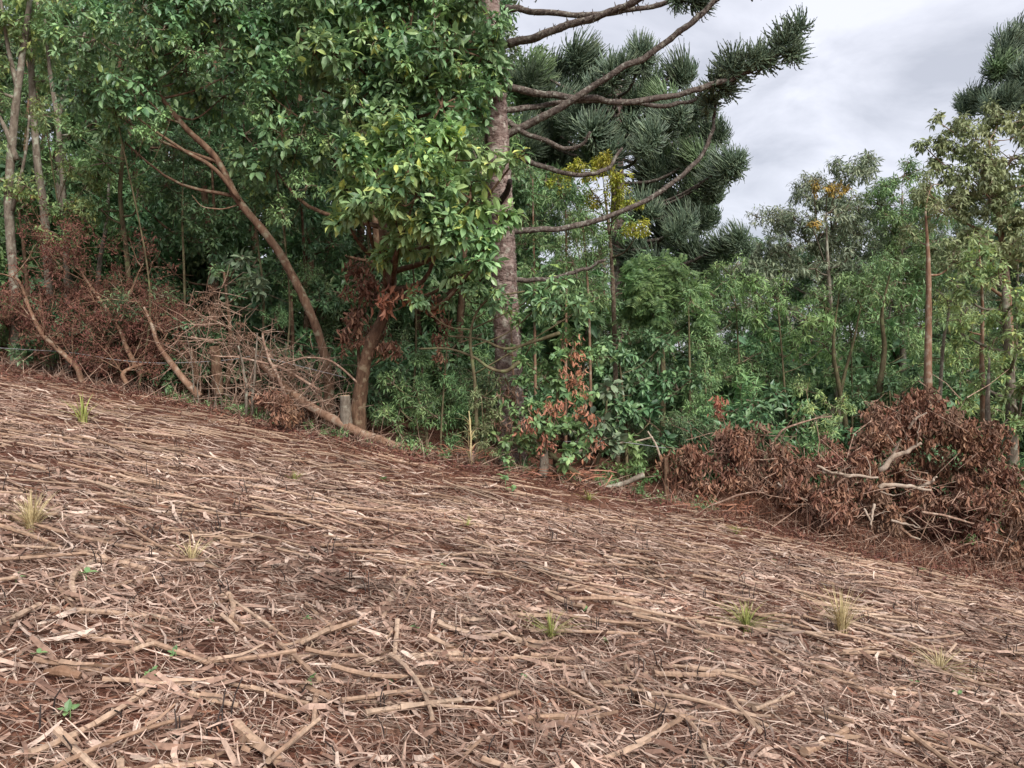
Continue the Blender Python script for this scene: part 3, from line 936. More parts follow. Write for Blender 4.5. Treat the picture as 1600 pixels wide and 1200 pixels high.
# ---- undergrowth: low shrubs of four kinds between the trunks
def kind_shrub(label, mat, leaf, tpl, h=1.6, nb=6, k=12, opt=None):
    tr = [np.array([0, 0, -0.05]), np.array([0.05, 0.02, h * 0.4]), np.array([0.02, -0.05, h * 0.8])]
    bl = []
    for q in range(nb):
        a = q * 2.4; rr = 0.5 * h * U(0.3, 0.8)
        s = h * U(0.26, 0.4)
        bl.append((np.array([cos(a) * rr, sin(a) * rr, h * (0.25 + 0.7 * q / nb)]), np.array([s, s, s * 0.85])))
    return tree('shrub', label, tr, [0.03, 0.022, 0.012], [(bl, mat, leaf, tpl, k, opt or {})], 'brown_bark', 'shrub', 'undergrowth shrubs inside the forest', sides=6)


S = [kind_shrub('dark broad leaved undergrowth shrub in the forest shade', 'dark', 0.16, T_OVAL),
     kind_shrub('mid green undergrowth shrub with narrow leaves inside the forest', 'mid', 0.14, T_LANCE),
     kind_shrub('low undergrowth shrub with large blue green leaves inside the forest', 'glossy', 0.20, T_OVAL),
     kind_shrub('thin twiggy undergrowth shrub with small leaves inside the forest', 'deep', 0.09, T_LANCE, k=9)]
used = [False] * 4
SX = []
for q in range(64):
    px = -350 + 2300 * (q + U(0, 1)) / 64
    Y = 14.2 + (q % 3) * 1.5 + U(0, 1.0) if not (1040 < px < 1650) else 13.2 + (q % 3) * 1.6 + U(0, 1)
    SX.append((px, Y, U(0.7, 1.35)))
for q in range(46):
    SX.append((-300 + 2150 * (q + U(0, 1)) / 46, U(17.5, 25), U(1.5, 2.7)))
for (px, Y, s) in SX:
    x = (px - 800) / F * Y
    if Y < edge_y(x) + 1.0: Y = edge_y(x) + 1.0
    kd = int(rng.choice([0, 1, 2, 3], p=[0.38, 0.22, 0.2, 0.2]))
    c = np.array([x, Y, gz(x, Y)[0]])
    lab = ['dark broad leaved shrub', 'narrow leaved mid green shrub', 'large leaved blue green shrub', 'thin twiggy small leaved shrub'][kd] + (' deep in the forest shade ' if Y > 17.5 else ' in the undergrowth ') + next(w for lim, w in ZONES if px < lim)
    if not used[kd]:
        used[kd] = True; S[kd].location = c; S[kd].scale = (s, s, s); S[kd]['label'] = lab
    else:
        copy_tree(S[kd], c, U(0, 6.28), s, lab)

# dead leaves on the forest floor
mb = MB()
n = 10000
x = U(-13, 16, n); y = edge_y(x) - 0.3 + U(0, 1, n) ** 1.3 * 9
n = len(x)
place_leaves(mb, T_DEAD_S, np.stack([x, y, gz(x, y) + U(0.01, 0.06, n)], -1), unit(np.stack([rng.normal(size=n), rng.normal(size=n), rng.normal(size=n) * 0.3], -1)),
             UP + rng.normal(size=(n, 3)) * 0.4, U(0.05, 0.13, n))
tag(obj('leaf_litter', mb.mesh('leaf_litter', M['dead'])), 'brown fallen leaves covering the forest floor', 'leaf litter', kind='stuff')

# ---- big broadleaf tree in the middle
tr = path(12.6, 12.3, [(562, 622), (570, 570), (582, 530), (602, 488), (612, 440), (600, 380), (596, 300), (596, 200), (598, 120), (602, 20), (606, -120)])
bl_up = [B(640, 50, 11.9, 104), B(545, 85, 12.0, 92), B(718, 78, 11.9, 82), B(468, 60, 12.3, 84), B(560, 5, 12.3, 95), B(690, 165, 11.7, 70), B(455, 175, 12.5, 80),
         B(650, -60, 12.2, 110), B(500, -70, 12.5, 110), B(745, 5, 11.9, 66), B(748, 165, 11.8, 46), B(560, 160, 12.1, 66), B(420, 250, 13.1, 66), B(620, 130, 12.2, 74), B(775, 60, 11.9, 34), B(605, 200, 12.0, 50),
         B(775, 120, 12.0, 30), B(500, 230, 12.8, 50), B(400, 60, 12.9, 60)]
bl_low = [B(632, 225, 11.2, 84, 0.75), B(550, 255, 11.3, 62, 0.8), B(712, 250, 11.3, 76, 0.8), B(650, 305, 11.0, 88, 0.85), B(570, 315, 11.2, 64), B(735, 310, 11.3, 66), B(690, 370, 11.2, 70),
          B(755, 400, 11.1, 44), B(625, 370, 11.4, 56), B(540, 345, 11.6, 34), B(785, 350, 11.3, 34), B(590, 215, 11.4, 50), B(810, 245, 11.6, 26, 0.7), B(720, 430, 11.3, 36), B(600, 405, 11.7, 30)]
near = []
tr.insert(0, np.array([tr[0][0] - 0.05, tr[0][1], gz(tr[0][0], tr[0][1])[0] - 0.06]))
root = thing('broadleaf_tree', 'large glossy green broadleaf tree overhanging the field left of the tall scaly trunk', 'tree', tr[0])
mb = MB(); tube(mb, tr, [0.15, 0.12, 0.105, 0.10, 0.095, 0.08, 0.07, 0.06, 0.055, 0.05, 0.04, 0.03], 12, seg=110, noise=0.22, freq=8)
obj('trunk', mb.mesh('trunk', M['brown_bark'], tr[0], True), root)
tw = MB()
for nm, bl, mat, kk in (('crown', bl_up, 'glossy', 15), ('low_bough', bl_low, 'bright', 15)):
    mb = MB()
    for c, r in bl:
        pth, rr = limb(tr[4:], [0.12, 0.085, 0.07, 0.05, 0.03], c)
        lm = MB(); tube(lm, pth, rr, 7, seg=9, noise=0.06)
        obj('branch', lm.mesh('branch', M['brown_bark'], tr[0], True), root)
        blob_leaves(mb, tw, c, r, 0.185, T_BROAD, kk, droop=0.45, collect=near if nm == 'low_bough' else None)
    obj(nm, mb.mesh(nm, M[mat], tr[0]), root, kind='stuff')
obj('twigs', tw.mesh('twigs', M['brown_bark'], tr[0]), root, kind='stuff')
# the leaves that show largest, each its own part
bs = np.concatenate([q[0] for q in near]); axx = np.concatenate([q[1] for q in near]); nrr = np.concatenate([q[2] for q in near])
idx = np.argsort(bs[:, 1])[:1500]
idx = rng.choice(idx, 300, replace=False)
one = MB(); place_leaves(one, T_BROAD, np.zeros((1, 3)), np.array([[1.0, 0, 0]]), np.array([[0, 0, 1.0]]), np.array([1.0]))
LM = leaf_mat('single_leaf', [(0.06, 0.13, 0.05), (0.09, 0.18, 0.065), (0.24, 0.31, 0.06)], [0, 0.8, 1])
_n, _l = LM.node_tree.nodes, LM.node_tree.links
_oi = _n.new('ShaderNodeObjectInfo')
_cr = [q for q in _n if q.type == 'VALTORGB'][0]
_l.new(_oi.outputs['Random'], _cr.inputs[0])
leaf_me = one.mesh('leaf', LM)
from mathutils import Matrix, Vector
for q in idx:
    xa = unit(axx[q]); za = unit(nrr[q] - xa * np.dot(nrr[q], xa)); ya = np.cross(za, xa)
    o = obj('leaf', leaf_me, root)
    s = U(0.14, 0.2)
    p = bs[q] + np.array([0, -0.1, 0.04]) - tr[0]
    m = Matrix(((xa[0] * s, ya[0] * s, za[0] * s, p[0]), (xa[1] * s, ya[1] * s, za[1] * s, p[1]), (xa[2] * s, ya[2] * s, za[2] * s, p[2]), (0, 0, 0, 1)))
    o.matrix_local = m

# low leafy bough reaching across the tall trunk
tree('vine_shrub', 'leafy shrub with drooping glossy boughs in front of the tall scaly trunk', path(12.0, 11.4, [(745, 690), (742, 600), (735, 520), (760, 470), (820, 455)]),
     [0.03, 0.026, 0.022, 0.016, 0.01],
     [([B(720, 455, 11.5, 42, 0.8), B(775, 468, 11.3, 40, 0.7), B(850, 470, 11.3, 42, 0.7), B(905, 485, 11.4, 34, 0.7), B(655, 470, 11.7, 30, 0.7), B(870, 440, 11.6, 22)], 'glossy', 0.15, T_BROAD, 13, dict(droop=0.5))],
     'green_bark', 'shrub', sides=7)
tree('dry_vine', 'curling dead orange brown leaves hanging from the broadleaf trunk', path(12.2, 12.1, [(600, 492), (618, 470), (650, 460)]), [0.02, 0.015, 0.008],
     [([B(605, 468, 12.0, 16), B(648, 462, 11.9, 24, 0.6), B(675, 468, 11.9, 16)], 'dead_orange', 0.17, T_DEAD, 10, dict(hang=True))], 'tan_bark', 'vine', sides=6)

# ---- reddish leaning tree on the left
tr = path(13.4, 12.6, [(514, 620), (508, 560), (482, 482), (432, 388), (375, 316), (338, 248), (292, 202), (252, 152), (230, 110), (215, 40)])
tree('leaning_tree', 'leaning tree with a sinuous red brown trunk bending left over the brush', tr, [0.09, 0.078, 0.07, 0.066, 0.062, 0.052, 0.045, 0.038, 0.03, 0.016],
     [([B(150, 60, 12.4, 86), B(258, 45, 12.4, 90), B(345, 30, 12.8, 84), B(205, 130, 12.3, 60), B(128, 140, 12.8, 52), B(290, 110, 12.9, 60), B(390, 100, 13.2, 66), B(240, -50, 12.6, 110), B(350, 150, 13.6, 60), B(170, 200, 12.9, 45)],
       'glossy', 0.15, T_BROAD, 12, dict(droop=0.5))], 'red_bark', sides=12, noise=0.22, seg=110)
lt = bpy.data.objects['leaning_tree']
mb = MB(); tube(mb, path(12.95, 12.5, [(374, 312), (345, 274), (322, 254), (292, 238), (240, 203), (210, 180)]), [0.038, 0.034, 0.03, 0.022, 0.012], 8, seg=20, noise=0.06)
obj('branch', mb.mesh('branch', M['red_bark'], np.array(lt.location), True), lt)
mb = MB(); tube(mb, path(13.1, 12.9, [(378, 318), (352, 326), (335, 326), (315, 322), (300, 305)]), [0.012, 0.01, 0.008, 0.004], 6, seg=14)
obj('branch', mb.mesh('branch', M['tan_bark'], np.array(lt.location), True), lt)

for (lab, base, Y, bl, mat, leaf, tpl, k) in (
        ('spray of yellow green young leaves just left of the big bough', (556, 640), 11.9, [(556, 150, 26), (545, 185, 22), (565, 205, 18), (520, 225, 20), (548, 120, 18)], 'pale', 0.13, T_OVAL, 7),
        ('fine leaved light green climber in the crown of the leaning tree', (215, 600), 12.2, [(180, 170, 34), (225, 215, 30), (150, 120, 34), (265, 190, 26), (110, 200, 28), (300, 80, 36), (230, 90, 30)], 'mid', 0.09, T_OVAL, 9),
        ('mid green climber with small leaves between the two crowns', (430, 640), 12.4, [(420, 180, 40), (470, 210, 36), (400, 130, 36), (450, 110, 36), (480, 290, 34), (440, 330, 32)], 'mid', 0.11, T_OVAL, 9),
        ('light green climber high on the broadleaf tree', (640, 640), 11.6, [(600, 60, 40), (680, 30, 40), (640, 110, 36), (720, 110, 34), (560, 50, 30)], 'bright', 0.14, T_BROAD, 8),
        ('olive green climber at the left border between the pale trunks', (70, 600), 14.0, [(70, 180, 34), (110, 260, 34), (40, 290, 36), (130, 330, 36), (80, 370, 34), (150, 270, 34)], 'pale', 0.10, T_OVAL, 7)):
    b = P(base[0], base[1], Y + 1.2); b[2] = gz(b[0], b[1])[0] - 0.05
    t = P(bl[0][0], bl[0][1], Y + 0.3)
    tree('climber', lab, [b, b * 0.6 + t * 0.4 + (0.2, 0.3, 0), t], [0.02, 0.016, 0.01], [([B(p, q, Y + U(-0.15, 0.4), r) for p, q, r in bl], mat, leaf, tpl, k, dict(droop=0.5))], 'green_bark', 'climber', sides=6)

# ---- slender trees at the left
SLG = 'slender trunks at the left edge of the forest'
for (lab, pts, Y, w, bl, mat, bark) in (
        ('forked pale trunk at the left border of the photo', [(22, 640), (24, 480), (14, 330), (18, 235), (28, 140), (40, 50), (55, -60)], 14.6, 17, [(20, 40, 60), (60, -20, 60), (-20, 120, 50), (-40, 260, 60)], 'pale', 'pale_bark'),
        ('straight pale grey trunk, second from the left border', [(84, 610), (75, 420), (68, 320), (58, 250), (50, 130), (45, 0), (42, -100)], 15.2, 15, [(60, -30, 70), (85, 120, 40), (40, 60, 45)], 'pale', 'pale_bark'),
        ('thin brownish trunk just right of the pale grey one', [(108, 620), (104, 420), (98, 280), (90, 190), (78, 110), (70, 30)], 15.0, 11, [(75, 40, 40), (110, 210, 36), (100, 320, 34)], 'mid', 'pale_bark'),
        ('thin forked trunk between the pale trunks and the leaning tree', [(212, 600), (198, 400), (188, 310), (192, 235), (198, 140), (204, 40)], 14.6, 9, [(200, 110, 44), (165, 255, 45), (160, 330, 38), (215, 300, 30)], 'mid', 'green_bark'),
        ('short leaning pale trunk low behind the purple brown brush', [(148, 600), (154, 430), (166, 350), (172, 250)], 15.4, 9, [(172, 240, 46), (140, 300, 40)], 'dark', 'pale_bark'),
        ('very thin upright sapling stem in the dark gap beneath the leaning tree', [(290, 600), (288, 440), (285, 340), (287, 240)], 14.8, 5, [(285, 225, 50), (310, 330, 36), (260, 290, 36)], 'dark', 'green_bark'),
        ('thin upright sapling left of the broadleaf trunk', [(408, 600), (412, 470), (404, 390), (396, 300)], 14.5, 5, [(380, 440, 40), (350, 425, 24), (430, 330, 40), (400, 290, 44)], 'glossy', 'green_bark')):
    r = w * Y / F / 2 * 0.82
    tree('slender_tree', lab, path(Y, Y - 0.4, pts), [r * 1.1, r, r * 0.9, r * 0.7, r * 0.35], [([B(a, b, Y - U(0.2, 0.6), c) for a, b, c in bl], mat, 0.13, T_BROAD if mat == 'glossy' else T_OVAL, 9, {})],
         bark, group=SLG, sides=8)
slt = bpy.data.objects['slender_tree']
for pts, w in (([(26, 250), (8, 200), (-20, 150)], 10), ([(28, 140), (12, 70), (0, -10)], 9), ([(20, 330), (40, 240), (46, 180)], 6)):
    mb = MB(); tube(mb, path(14.4, 14.2, pts), [w * 14 / F / 2, w * 14 / F / 3, 0.02], 7, seg=12, noise=0.05)
    obj('branch', mb.mesh('branch', M['pale_bark'], np.array(slt.location), True), slt)

# dark understory trees filling the left
for (lab, base, Y, bl, mat, leaf, tpl) in (
        ('dark leafy understory tree below the crown of the leaning tree', (330, 620), 15.4, [(330, 240, 70), (270, 300, 60), (380, 330, 60), (320, 380, 55), (240, 390, 50)], 'dark', 0.13, T_OVAL),
        ('dark understory tree in the gap between the leaning trunk and the broadleaf trunk', (470, 620), 15.0, [(470, 300, 66), (520, 380, 56), (440, 420, 50), (500, 470, 44), (470, 230, 60)], 'dark', 0.13, T_OVAL),
        ('fine leaved mid green bush beside the lower leaning trunk', (440, 630), 14.2, [(455, 455, 34), (430, 500, 30), (480, 430, 30)], 'mid', 0.08, T_LANCE),
        ('yellow green understory tree at the left border behind the pale trunks', (40, 600), 16.0, [(30, 330, 56), (90, 260, 50), (20, 420, 46), (120, 370, 50), (-50, 350, 60)], 'mid', 0.13, T_OVAL),
        ('pale leaved sapling with open rosettes behind the central dry twigs', (352, 640), 13.9, [(350, 425, 26), (372, 460, 22), (395, 448, 26), (375, 405, 16)], 'blue', 0.17, T_BROAD)):
    b = P(base[0], base[1], Y); b[2] = gz(b[0], b[1])[0] - 0.05
    t = P(bl[0][0], bl[0][1], Y)
    tree('understory_tree', lab, [b, (b + t) / 2 + (0.1, 0, 0), t], [0.05, 0.04, 0.02], [([B(p, q, Y + U(-0.5, 0.5), r) for p, q, r in bl], mat, leaf, tpl, 12, {})], 'brown_bark', group='understory trees of the left forest')

# ---- tall scaly conifer in the middle
AY = 12.7
tr = path(AY, AY - 0.3, [(802, 735), (799, 660), (795, 580), (790, 480), (785, 380), (780, 290), (776, 200), (770, 100), (765, 0), (757, -150), (748, -320), (742, -500)])
root = thing('araucaria_tree', 'tall conifer with a straight scaly trunk and long bare upswept limbs in the centre', 'tree', tr[0])
mb = MB(); tube(mb, tr, [0.235, 0.215, 0.205, 0.20, 0.195, 0.19, 0.175, 0.165, 0.155, 0.14, 0.12, 0.09], 26, seg=180, noise=0.13, freq=9)
obj('trunk', mb.mesh('trunk', M['araucaria_bark'], tr[0], True), root)
mb = MB()      # plates of bark standing off the trunk
n = 1500
tt = U(0.02, 0.62, n)
cc = catmull(tr, 200)[(tt * 199).astype(int)]
rr_ = np.interp(tt, np.linspace(0, 1, 12), [0.235, 0.215, 0.205, 0.20, 0.195, 0.19, 0.175, 0.165, 0.155, 0.14, 0.12, 0.09])
an = U(0, 6.28, n)
od = np.stack([np.cos(an), np.sin(an), 0 * an], -1)
place_leaves(mb, (np.array([(-0.5, -0.45, 0.0), (0.5, -0.4, 0.0), (0.45, 0.4, 0.25), (-0.4, 0.45, 0.3)]), np.array([(0, 1, 2), (0, 2, 3)])), cc + od * (rr_ * 1.03)[:, None],
             np.stack([-np.sin(an), np.cos(an), rng.normal(size=n) * 0.15], -1), od, U(0.03, 0.085, n))
obj('bark_plates', mb.mesh('bark_plates', M['araucaria_bark'], tr[0]), root, kind='stuff')
LIMBS = [([(790, 12), (830, 18), (920, 23), (1000, 14), (1060, -5), (1100, -30)], 11, -0.6), ([(795, 68), (860, 50), (940, 22), (1010, -8), (1060, -40)], 14, -1.4),
         ([(786, 213), (860, 176), (940, 126), (1030, 74), (1082, 34), (1125, -6), (1150, -40)], 13, -1.0), ([(786, 134), (850, 146), (920, 156), (985, 159), (1060, 147), (1120, 131), (1165, 113), (1200, 96), (1228, 78)], 12, -0.4),
         ([(787, 173), (850, 166), (930, 157), (1030, 164), (1080, 157), (1112, 138)], 10, 0.5), ([(786, 185), (830, 212), (880, 230), (905, 228), (922, 206)], 9, -0.5),
         ([(790, 238), (825, 251), (870, 268), (920, 273), (950, 262), (972, 232)], 10, 0.2), ([(795, 361), (880, 357), (960, 336), (1030, 300), (1085, 255), (1112, 205), (1116, 152)], 10, 0.3),
         ([(790, 437), (850, 435), (900, 425), (946, 406)], 9, -0.3)]
LIMB_OBJ = []
for pts, w, dY in LIMBS:
    r = w * AY / F / 2 * 0.78
    mb = MB(); pp = path(AY - 0.1, AY + dY, pts)
    pp = catmull(pp, len(pp) * 3); pp[2:-1] += rng.normal(size=(len(pp) - 3, 3)) * 0.012      # kinks
    tube(mb, pp, [r * 1.25, r, r * 0.9, r * 0.6], 8, seg=len(pts) * 9, noise=0.3, freq=22)
    c = catmull(pp, 90); n = 60                        # short spurs left by fallen needles
    q = rng.integers(4, 88, n); d = rdir(n)
    sticks(mb, c[q], c[q] + d * r * 1.9, r * 0.3, r * 0.08)
    LIMB_OBJ.append((obj('branch', mb.mesh('branch', M['araucaria_limb'], tr[0], True), root), pp[-1]))
mb = MB(); tube(mb, path(AY - 0.15, AY - 0.75, [(772, 330), (779, 318), (792, 300), (797, 282)]), [0.075, 0.05, 0.045, 0.04], 8, seg=12, noise=0.15, freq=15)
tag(obj('branch_stub', mb.mesh('branch_stub', M['stem_dark'], tr[0], True), root), 'blackened broken stub')


def tuft_mesh(n, L, mat, up=0.3, thick=0.016, k=11):
    """round brush of cord-like, needle-clad shoots at the end of a limb (limb along +X)"""
    mb = MB()
    for _ in range(n):
        o = rdir(1)[0]
        o[0] = o[0] * 0.9 + 0.15
        o = unit(o)
        base = np.array([-U(0.0, 0.55) * L, 0, 0])
        l = L * (U(0.6, 1.05) if up < 0.3 else U(0.82, 1.02))
        bend = np.array([0.10, 0, up]) * l
        e = base + o * l * 0.9 + bend + rng.normal(size=3) * 0.06 * l
        th = thick * U(0.75, 1.25)
        rad = [th * (0.5 if q % 2 else 1.35) * (0.75 + 0.5 * sin(pi * q / (k - 1)) - 0.4 * (q / (k - 1)) ** 2) for q in range(k)]
        tube(mb, catmull([base, base + o * l * 0.4 - bend * 0.12, base + o * l * 0.72 + bend * 0.3, e], k), rad, 4, seg=k, cap=False)
    tube(mb, [(-0.95 * L, 0, 0), (0, 0, 0)], [0.02, 0.014], 5, seg=3)
    return mb.mesh('needle_tuft', M[mat])


TUFTS = [tuft_mesh(120, 0.42, 'needle', 0.18, 0.013) for q in range(4)]
TUFT_NEW = tuft_mesh(210, 0.44, 'needle_new', 0.34, 0.0105, 9)
FAR_TUFTS = [tuft_mesh(230, 0.47, 'needle', 0.34, 0.0105, 9) for q in range(4)]


def put_tuft(root, c, d, s, new=False, far=False, on=None):
    o = obj('needle_tuft', TUFT_NEW if new else (FAR_TUFTS if far else TUFTS)[int(rng.integers(0, 4))], on or root)
    x = unit(d); z = unit(UP - x * np.dot(UP, x)) if abs(x[2]) < 0.98 else np.array([0, 1.0, 0]); y = np.cross(z, x)
    p = np.asarray(c) - np.array(root.location)
    o.matrix_local = Matrix(((x[0] * s, y[0] * s, z[0] * s, p[0]), (x[1] * s, y[1] * s, z[1] * s, p[1]), (x[2] * s, y[2] * s, z[2] * s, p[2]), (0, 0, 0, 1)))
    return o


for (px, py, Y, d, s) in ((1232, 62, 12.3, (0.6, 0, 0.5), 0.95), (1205, 96, 12.35, (0.8, 0, 0.3), 0.75), (1160, 108, 12.4, (0.9, 0, 0.25), 0.95), (1128, 128, 12.6, (0.8, 0.3, 0.2), 0.8), (1115, 150, 12.9, (0.5, 0, 0.7), 0.8),
                          (1085, 0, 12.2, (0.6, 0, -0.5), 0.8), (1060, 6, 12.1, (0.2, -0.3, -0.9), 0.62), (850, -22, 12.0, (0.7, -0.3, 0.3), 0.6), (1190, -22, 11.8, (1, 0, 0.1), 0.7), (1120, -60, 11.8, (0.7, 0, 0.7), 1.0), (1248, 40, 12.3, (0.5, 0, 0.8), 0.8), (1190, 88, 12.2, (0.7, -0.2, 0.2), 0.8), (1145, 95, 12.5, (0.6, 0, 0.6), 0.85), (1140, 140, 12.6, (0.7, 0, -0.4), 0.8), (1100, 15, 12.2, (0.4, 0, -0.8), 0.6), (1245, 88, 12.2, (0.8, 0, -0.5), 0.75)):
    c = P(px, py, Y)
    put_tuft(root, c, np.array(d), s, on=min(LIMB_OBJ, key=lambda q: np.linalg.norm(q[1] - c))[0])


def araucaria(label, Y, tx, ybase, ytop, tufts, r0):
    """conifer whose limbs end in round brushes of shoots"""
    b = P(tx, ybase, Y); b[2] = gz(b[0], b[1])[0] - 0.1
    t = P(tx, ytop, Y)
    root = thing('araucaria_tree', label, 'tree', b)
    pts = [b + (t - b) * q for q in (0, 0.33, 0.66, 1)]
    mb = MB(); tube(mb, pts, [r0, r0 * 0.85, r0 * 0.7, r0 * 0.4], 12, seg=40, noise=0.1)
    obj('trunk', mb.mesh('trunk', M['araucaria_bark'], b, True), root)
    for (px, py, rp) in tufts:
        d_y = U(-2.2, 1.2)
        c = P(px, py, Y + d_y)
        s = rp * (Y + d_y) / F / 0.5
        zz_ = np.clip(c[2] - 0.2 * abs(c[0] - t[0]) - 0.2, b[2] + 2, t[2])
        a = b + (t - b) * ((zz_ - b[2]) / (t[2] - b[2]))
        m = (a + c) / 2 + np.array([0, 0, -0.25])
        mb = MB(); tube(mb, [a, m, c], [0.05, 0.04, 0.028], 6, seg=9, noise=0.1, freq=12)
        br = obj('branch', mb.mesh('branch', M['araucaria_limb'], b, True), root)
        d = unit(c - m) + np.array([0, 0, 0.8])
        put_tuft(root, c, d, s, rng.random() < 0.2, True, br)
        for _ in range(1):
            put_tuft(root, c + np.clip(rng.normal(size=3), -1, 1) * 0.2 * s + np.array([0, 0, -0.12 * s]), unit(d) + rng.normal(size=3) * 0.55, s * U(0.6, 0.85), False, True, br)
    return root


araucaria('broad conifer with round needle brushes standing behind the bare limbs', 20.0, 965, 720, 95,
          [(828, 105, 44), (850, 150, 44), (902, 82, 42), (902, 128, 44), (955, 108, 40), (1006, 84, 38), (1012, 122, 40), (1066, 112, 42), (1040, 150, 40), (985, 150, 42), (860, 205, 42), (925, 198, 46),
           (982, 195, 46), (1018, 208, 40), (1070, 200, 36), (1108, 200, 40), (1096, 240, 42), (1142, 256, 42), (1058, 250, 40), (1020, 262, 40), (1078, 290, 42), (1112, 305, 40), (1096, 340, 40), (1048, 318, 40),
           (1040, 365, 44), (1080, 385, 42), (840, 245, 36), (890, 240, 38), (1000, 320, 40), (1130, 385, 34), (1155, 370, 32), (990, 385, 42), (1105, 415, 40), (812, 140, 40), (820, 205, 38), (870, 105, 36), (935, 150, 40), (880, 165, 42), (950, 235, 42), (1045, 185, 42), (1120, 275, 38), (1070, 345, 40), (1015, 300, 40), (965, 160, 40), (1060, 420, 40), (1020, 410, 38), (930, 130, 36), (1035, 230, 40), (1090, 160, 34)], 0.24)
araucaria('dark conifer crown rising above the olive trees at the right border', 26.0, 1640, 760, 40,
          [(1572, 62, 36), (1598, 48, 34), (1560, 98, 36), (1528, 148, 34), (1552, 160, 34), (1600, 110, 40), (1590, 150, 36), (1640, 60, 44), (1650, 130, 40), (1510, 165, 26), (1690, 90, 44), (1620, 190, 40), (1700, 170, 40)], 0.3)

# ---- saplings and yellow tree right of the big trunk
SPG = 'saplings right of the big trunk'
for (lab, pts, Y, bl, mat, leaf, tpl) in (
        ('upright sapling with narrow leaves nearest the right of the scaly trunk', [(838, 740), (836, 560), (834, 400), (832, 280)], 14.6, [(830, 300, 40), (838, 360, 40), (832, 420, 38), (845, 480, 36), (825, 260, 30)], 'mid', 0.12, T_LANCE),
        ('straight reddish sapling stem in the middle of the thicket below the bare limbs', [(884, 740), (884, 560), (885, 440), (884, 330)], 14.4, [(880, 300, 42), (890, 350, 40), (895, 410, 40), (870, 450, 36)], 'mid', 0.12, T_LANCE),
        ('sapling with yellow green new shoots right of the reddish sapling stem', [(925, 745), (922, 560), (918, 440), (910, 350)], 14.9, [(915, 350, 40), (935, 400, 42), (920, 460, 40), (945, 455, 34)], 'mid', 0.12, T_LANCE)):
    tree('sapling', lab, path(Y, Y, pts), [0.03, 0.026, 0.022, 0.014], [([B(p, q, Y + U(-0.4, 0.4), r) for p, q, r in bl], mat, leaf, tpl, 10, {})], 'tan_bark', group=SPG, sides=7)
tree('yellow_tree', 'small tree with yellow leaves glowing under the bare limbs of the conifer', path(16.2, 16, [(965, 720), (960, 520), (955, 400), (945, 300)]), [0.06, 0.05, 0.04, 0.02],
     [([B(905, 268, 15.2, 34, 0.6), B(940, 262, 15.2, 34, 0.8), B(965, 292, 15.2, 32), B(935, 308, 15.3, 32, 0.6), B(985, 312, 15.4, 22), B(1000, 357, 15.4, 36, 0.35), B(870, 285, 15.2, 24), B(960, 325, 15.3, 20)], 'yellow', 0.10, T_OVAL, 12, dict(droop=0.5)),
      ([B(900, 310, 16.1, 30), B(960, 350, 16.4, 34)], 'mid', 0.12, T_OVAL, 9, {})], 'twig')
tree('feathery_tree', 'bright green tree with feathery leaves in the centre right of the forest', path(15.4, 15.2, [(1035, 745), (1036, 600), (1034, 500), (1030, 420)]), [0.06, 0.05, 0.04, 0.02],
     [([B(1035, 415, 15, 46), B(1000, 440, 14.9, 42), B(1060, 455, 15, 42), B(1020, 480, 14.9, 46), B(985, 490, 15.2, 36), B(1090, 490, 15.4, 36)], 'mid', 0.26, T_PIN, 24, dict(per=6, droop=0.4))], 'green_bark')

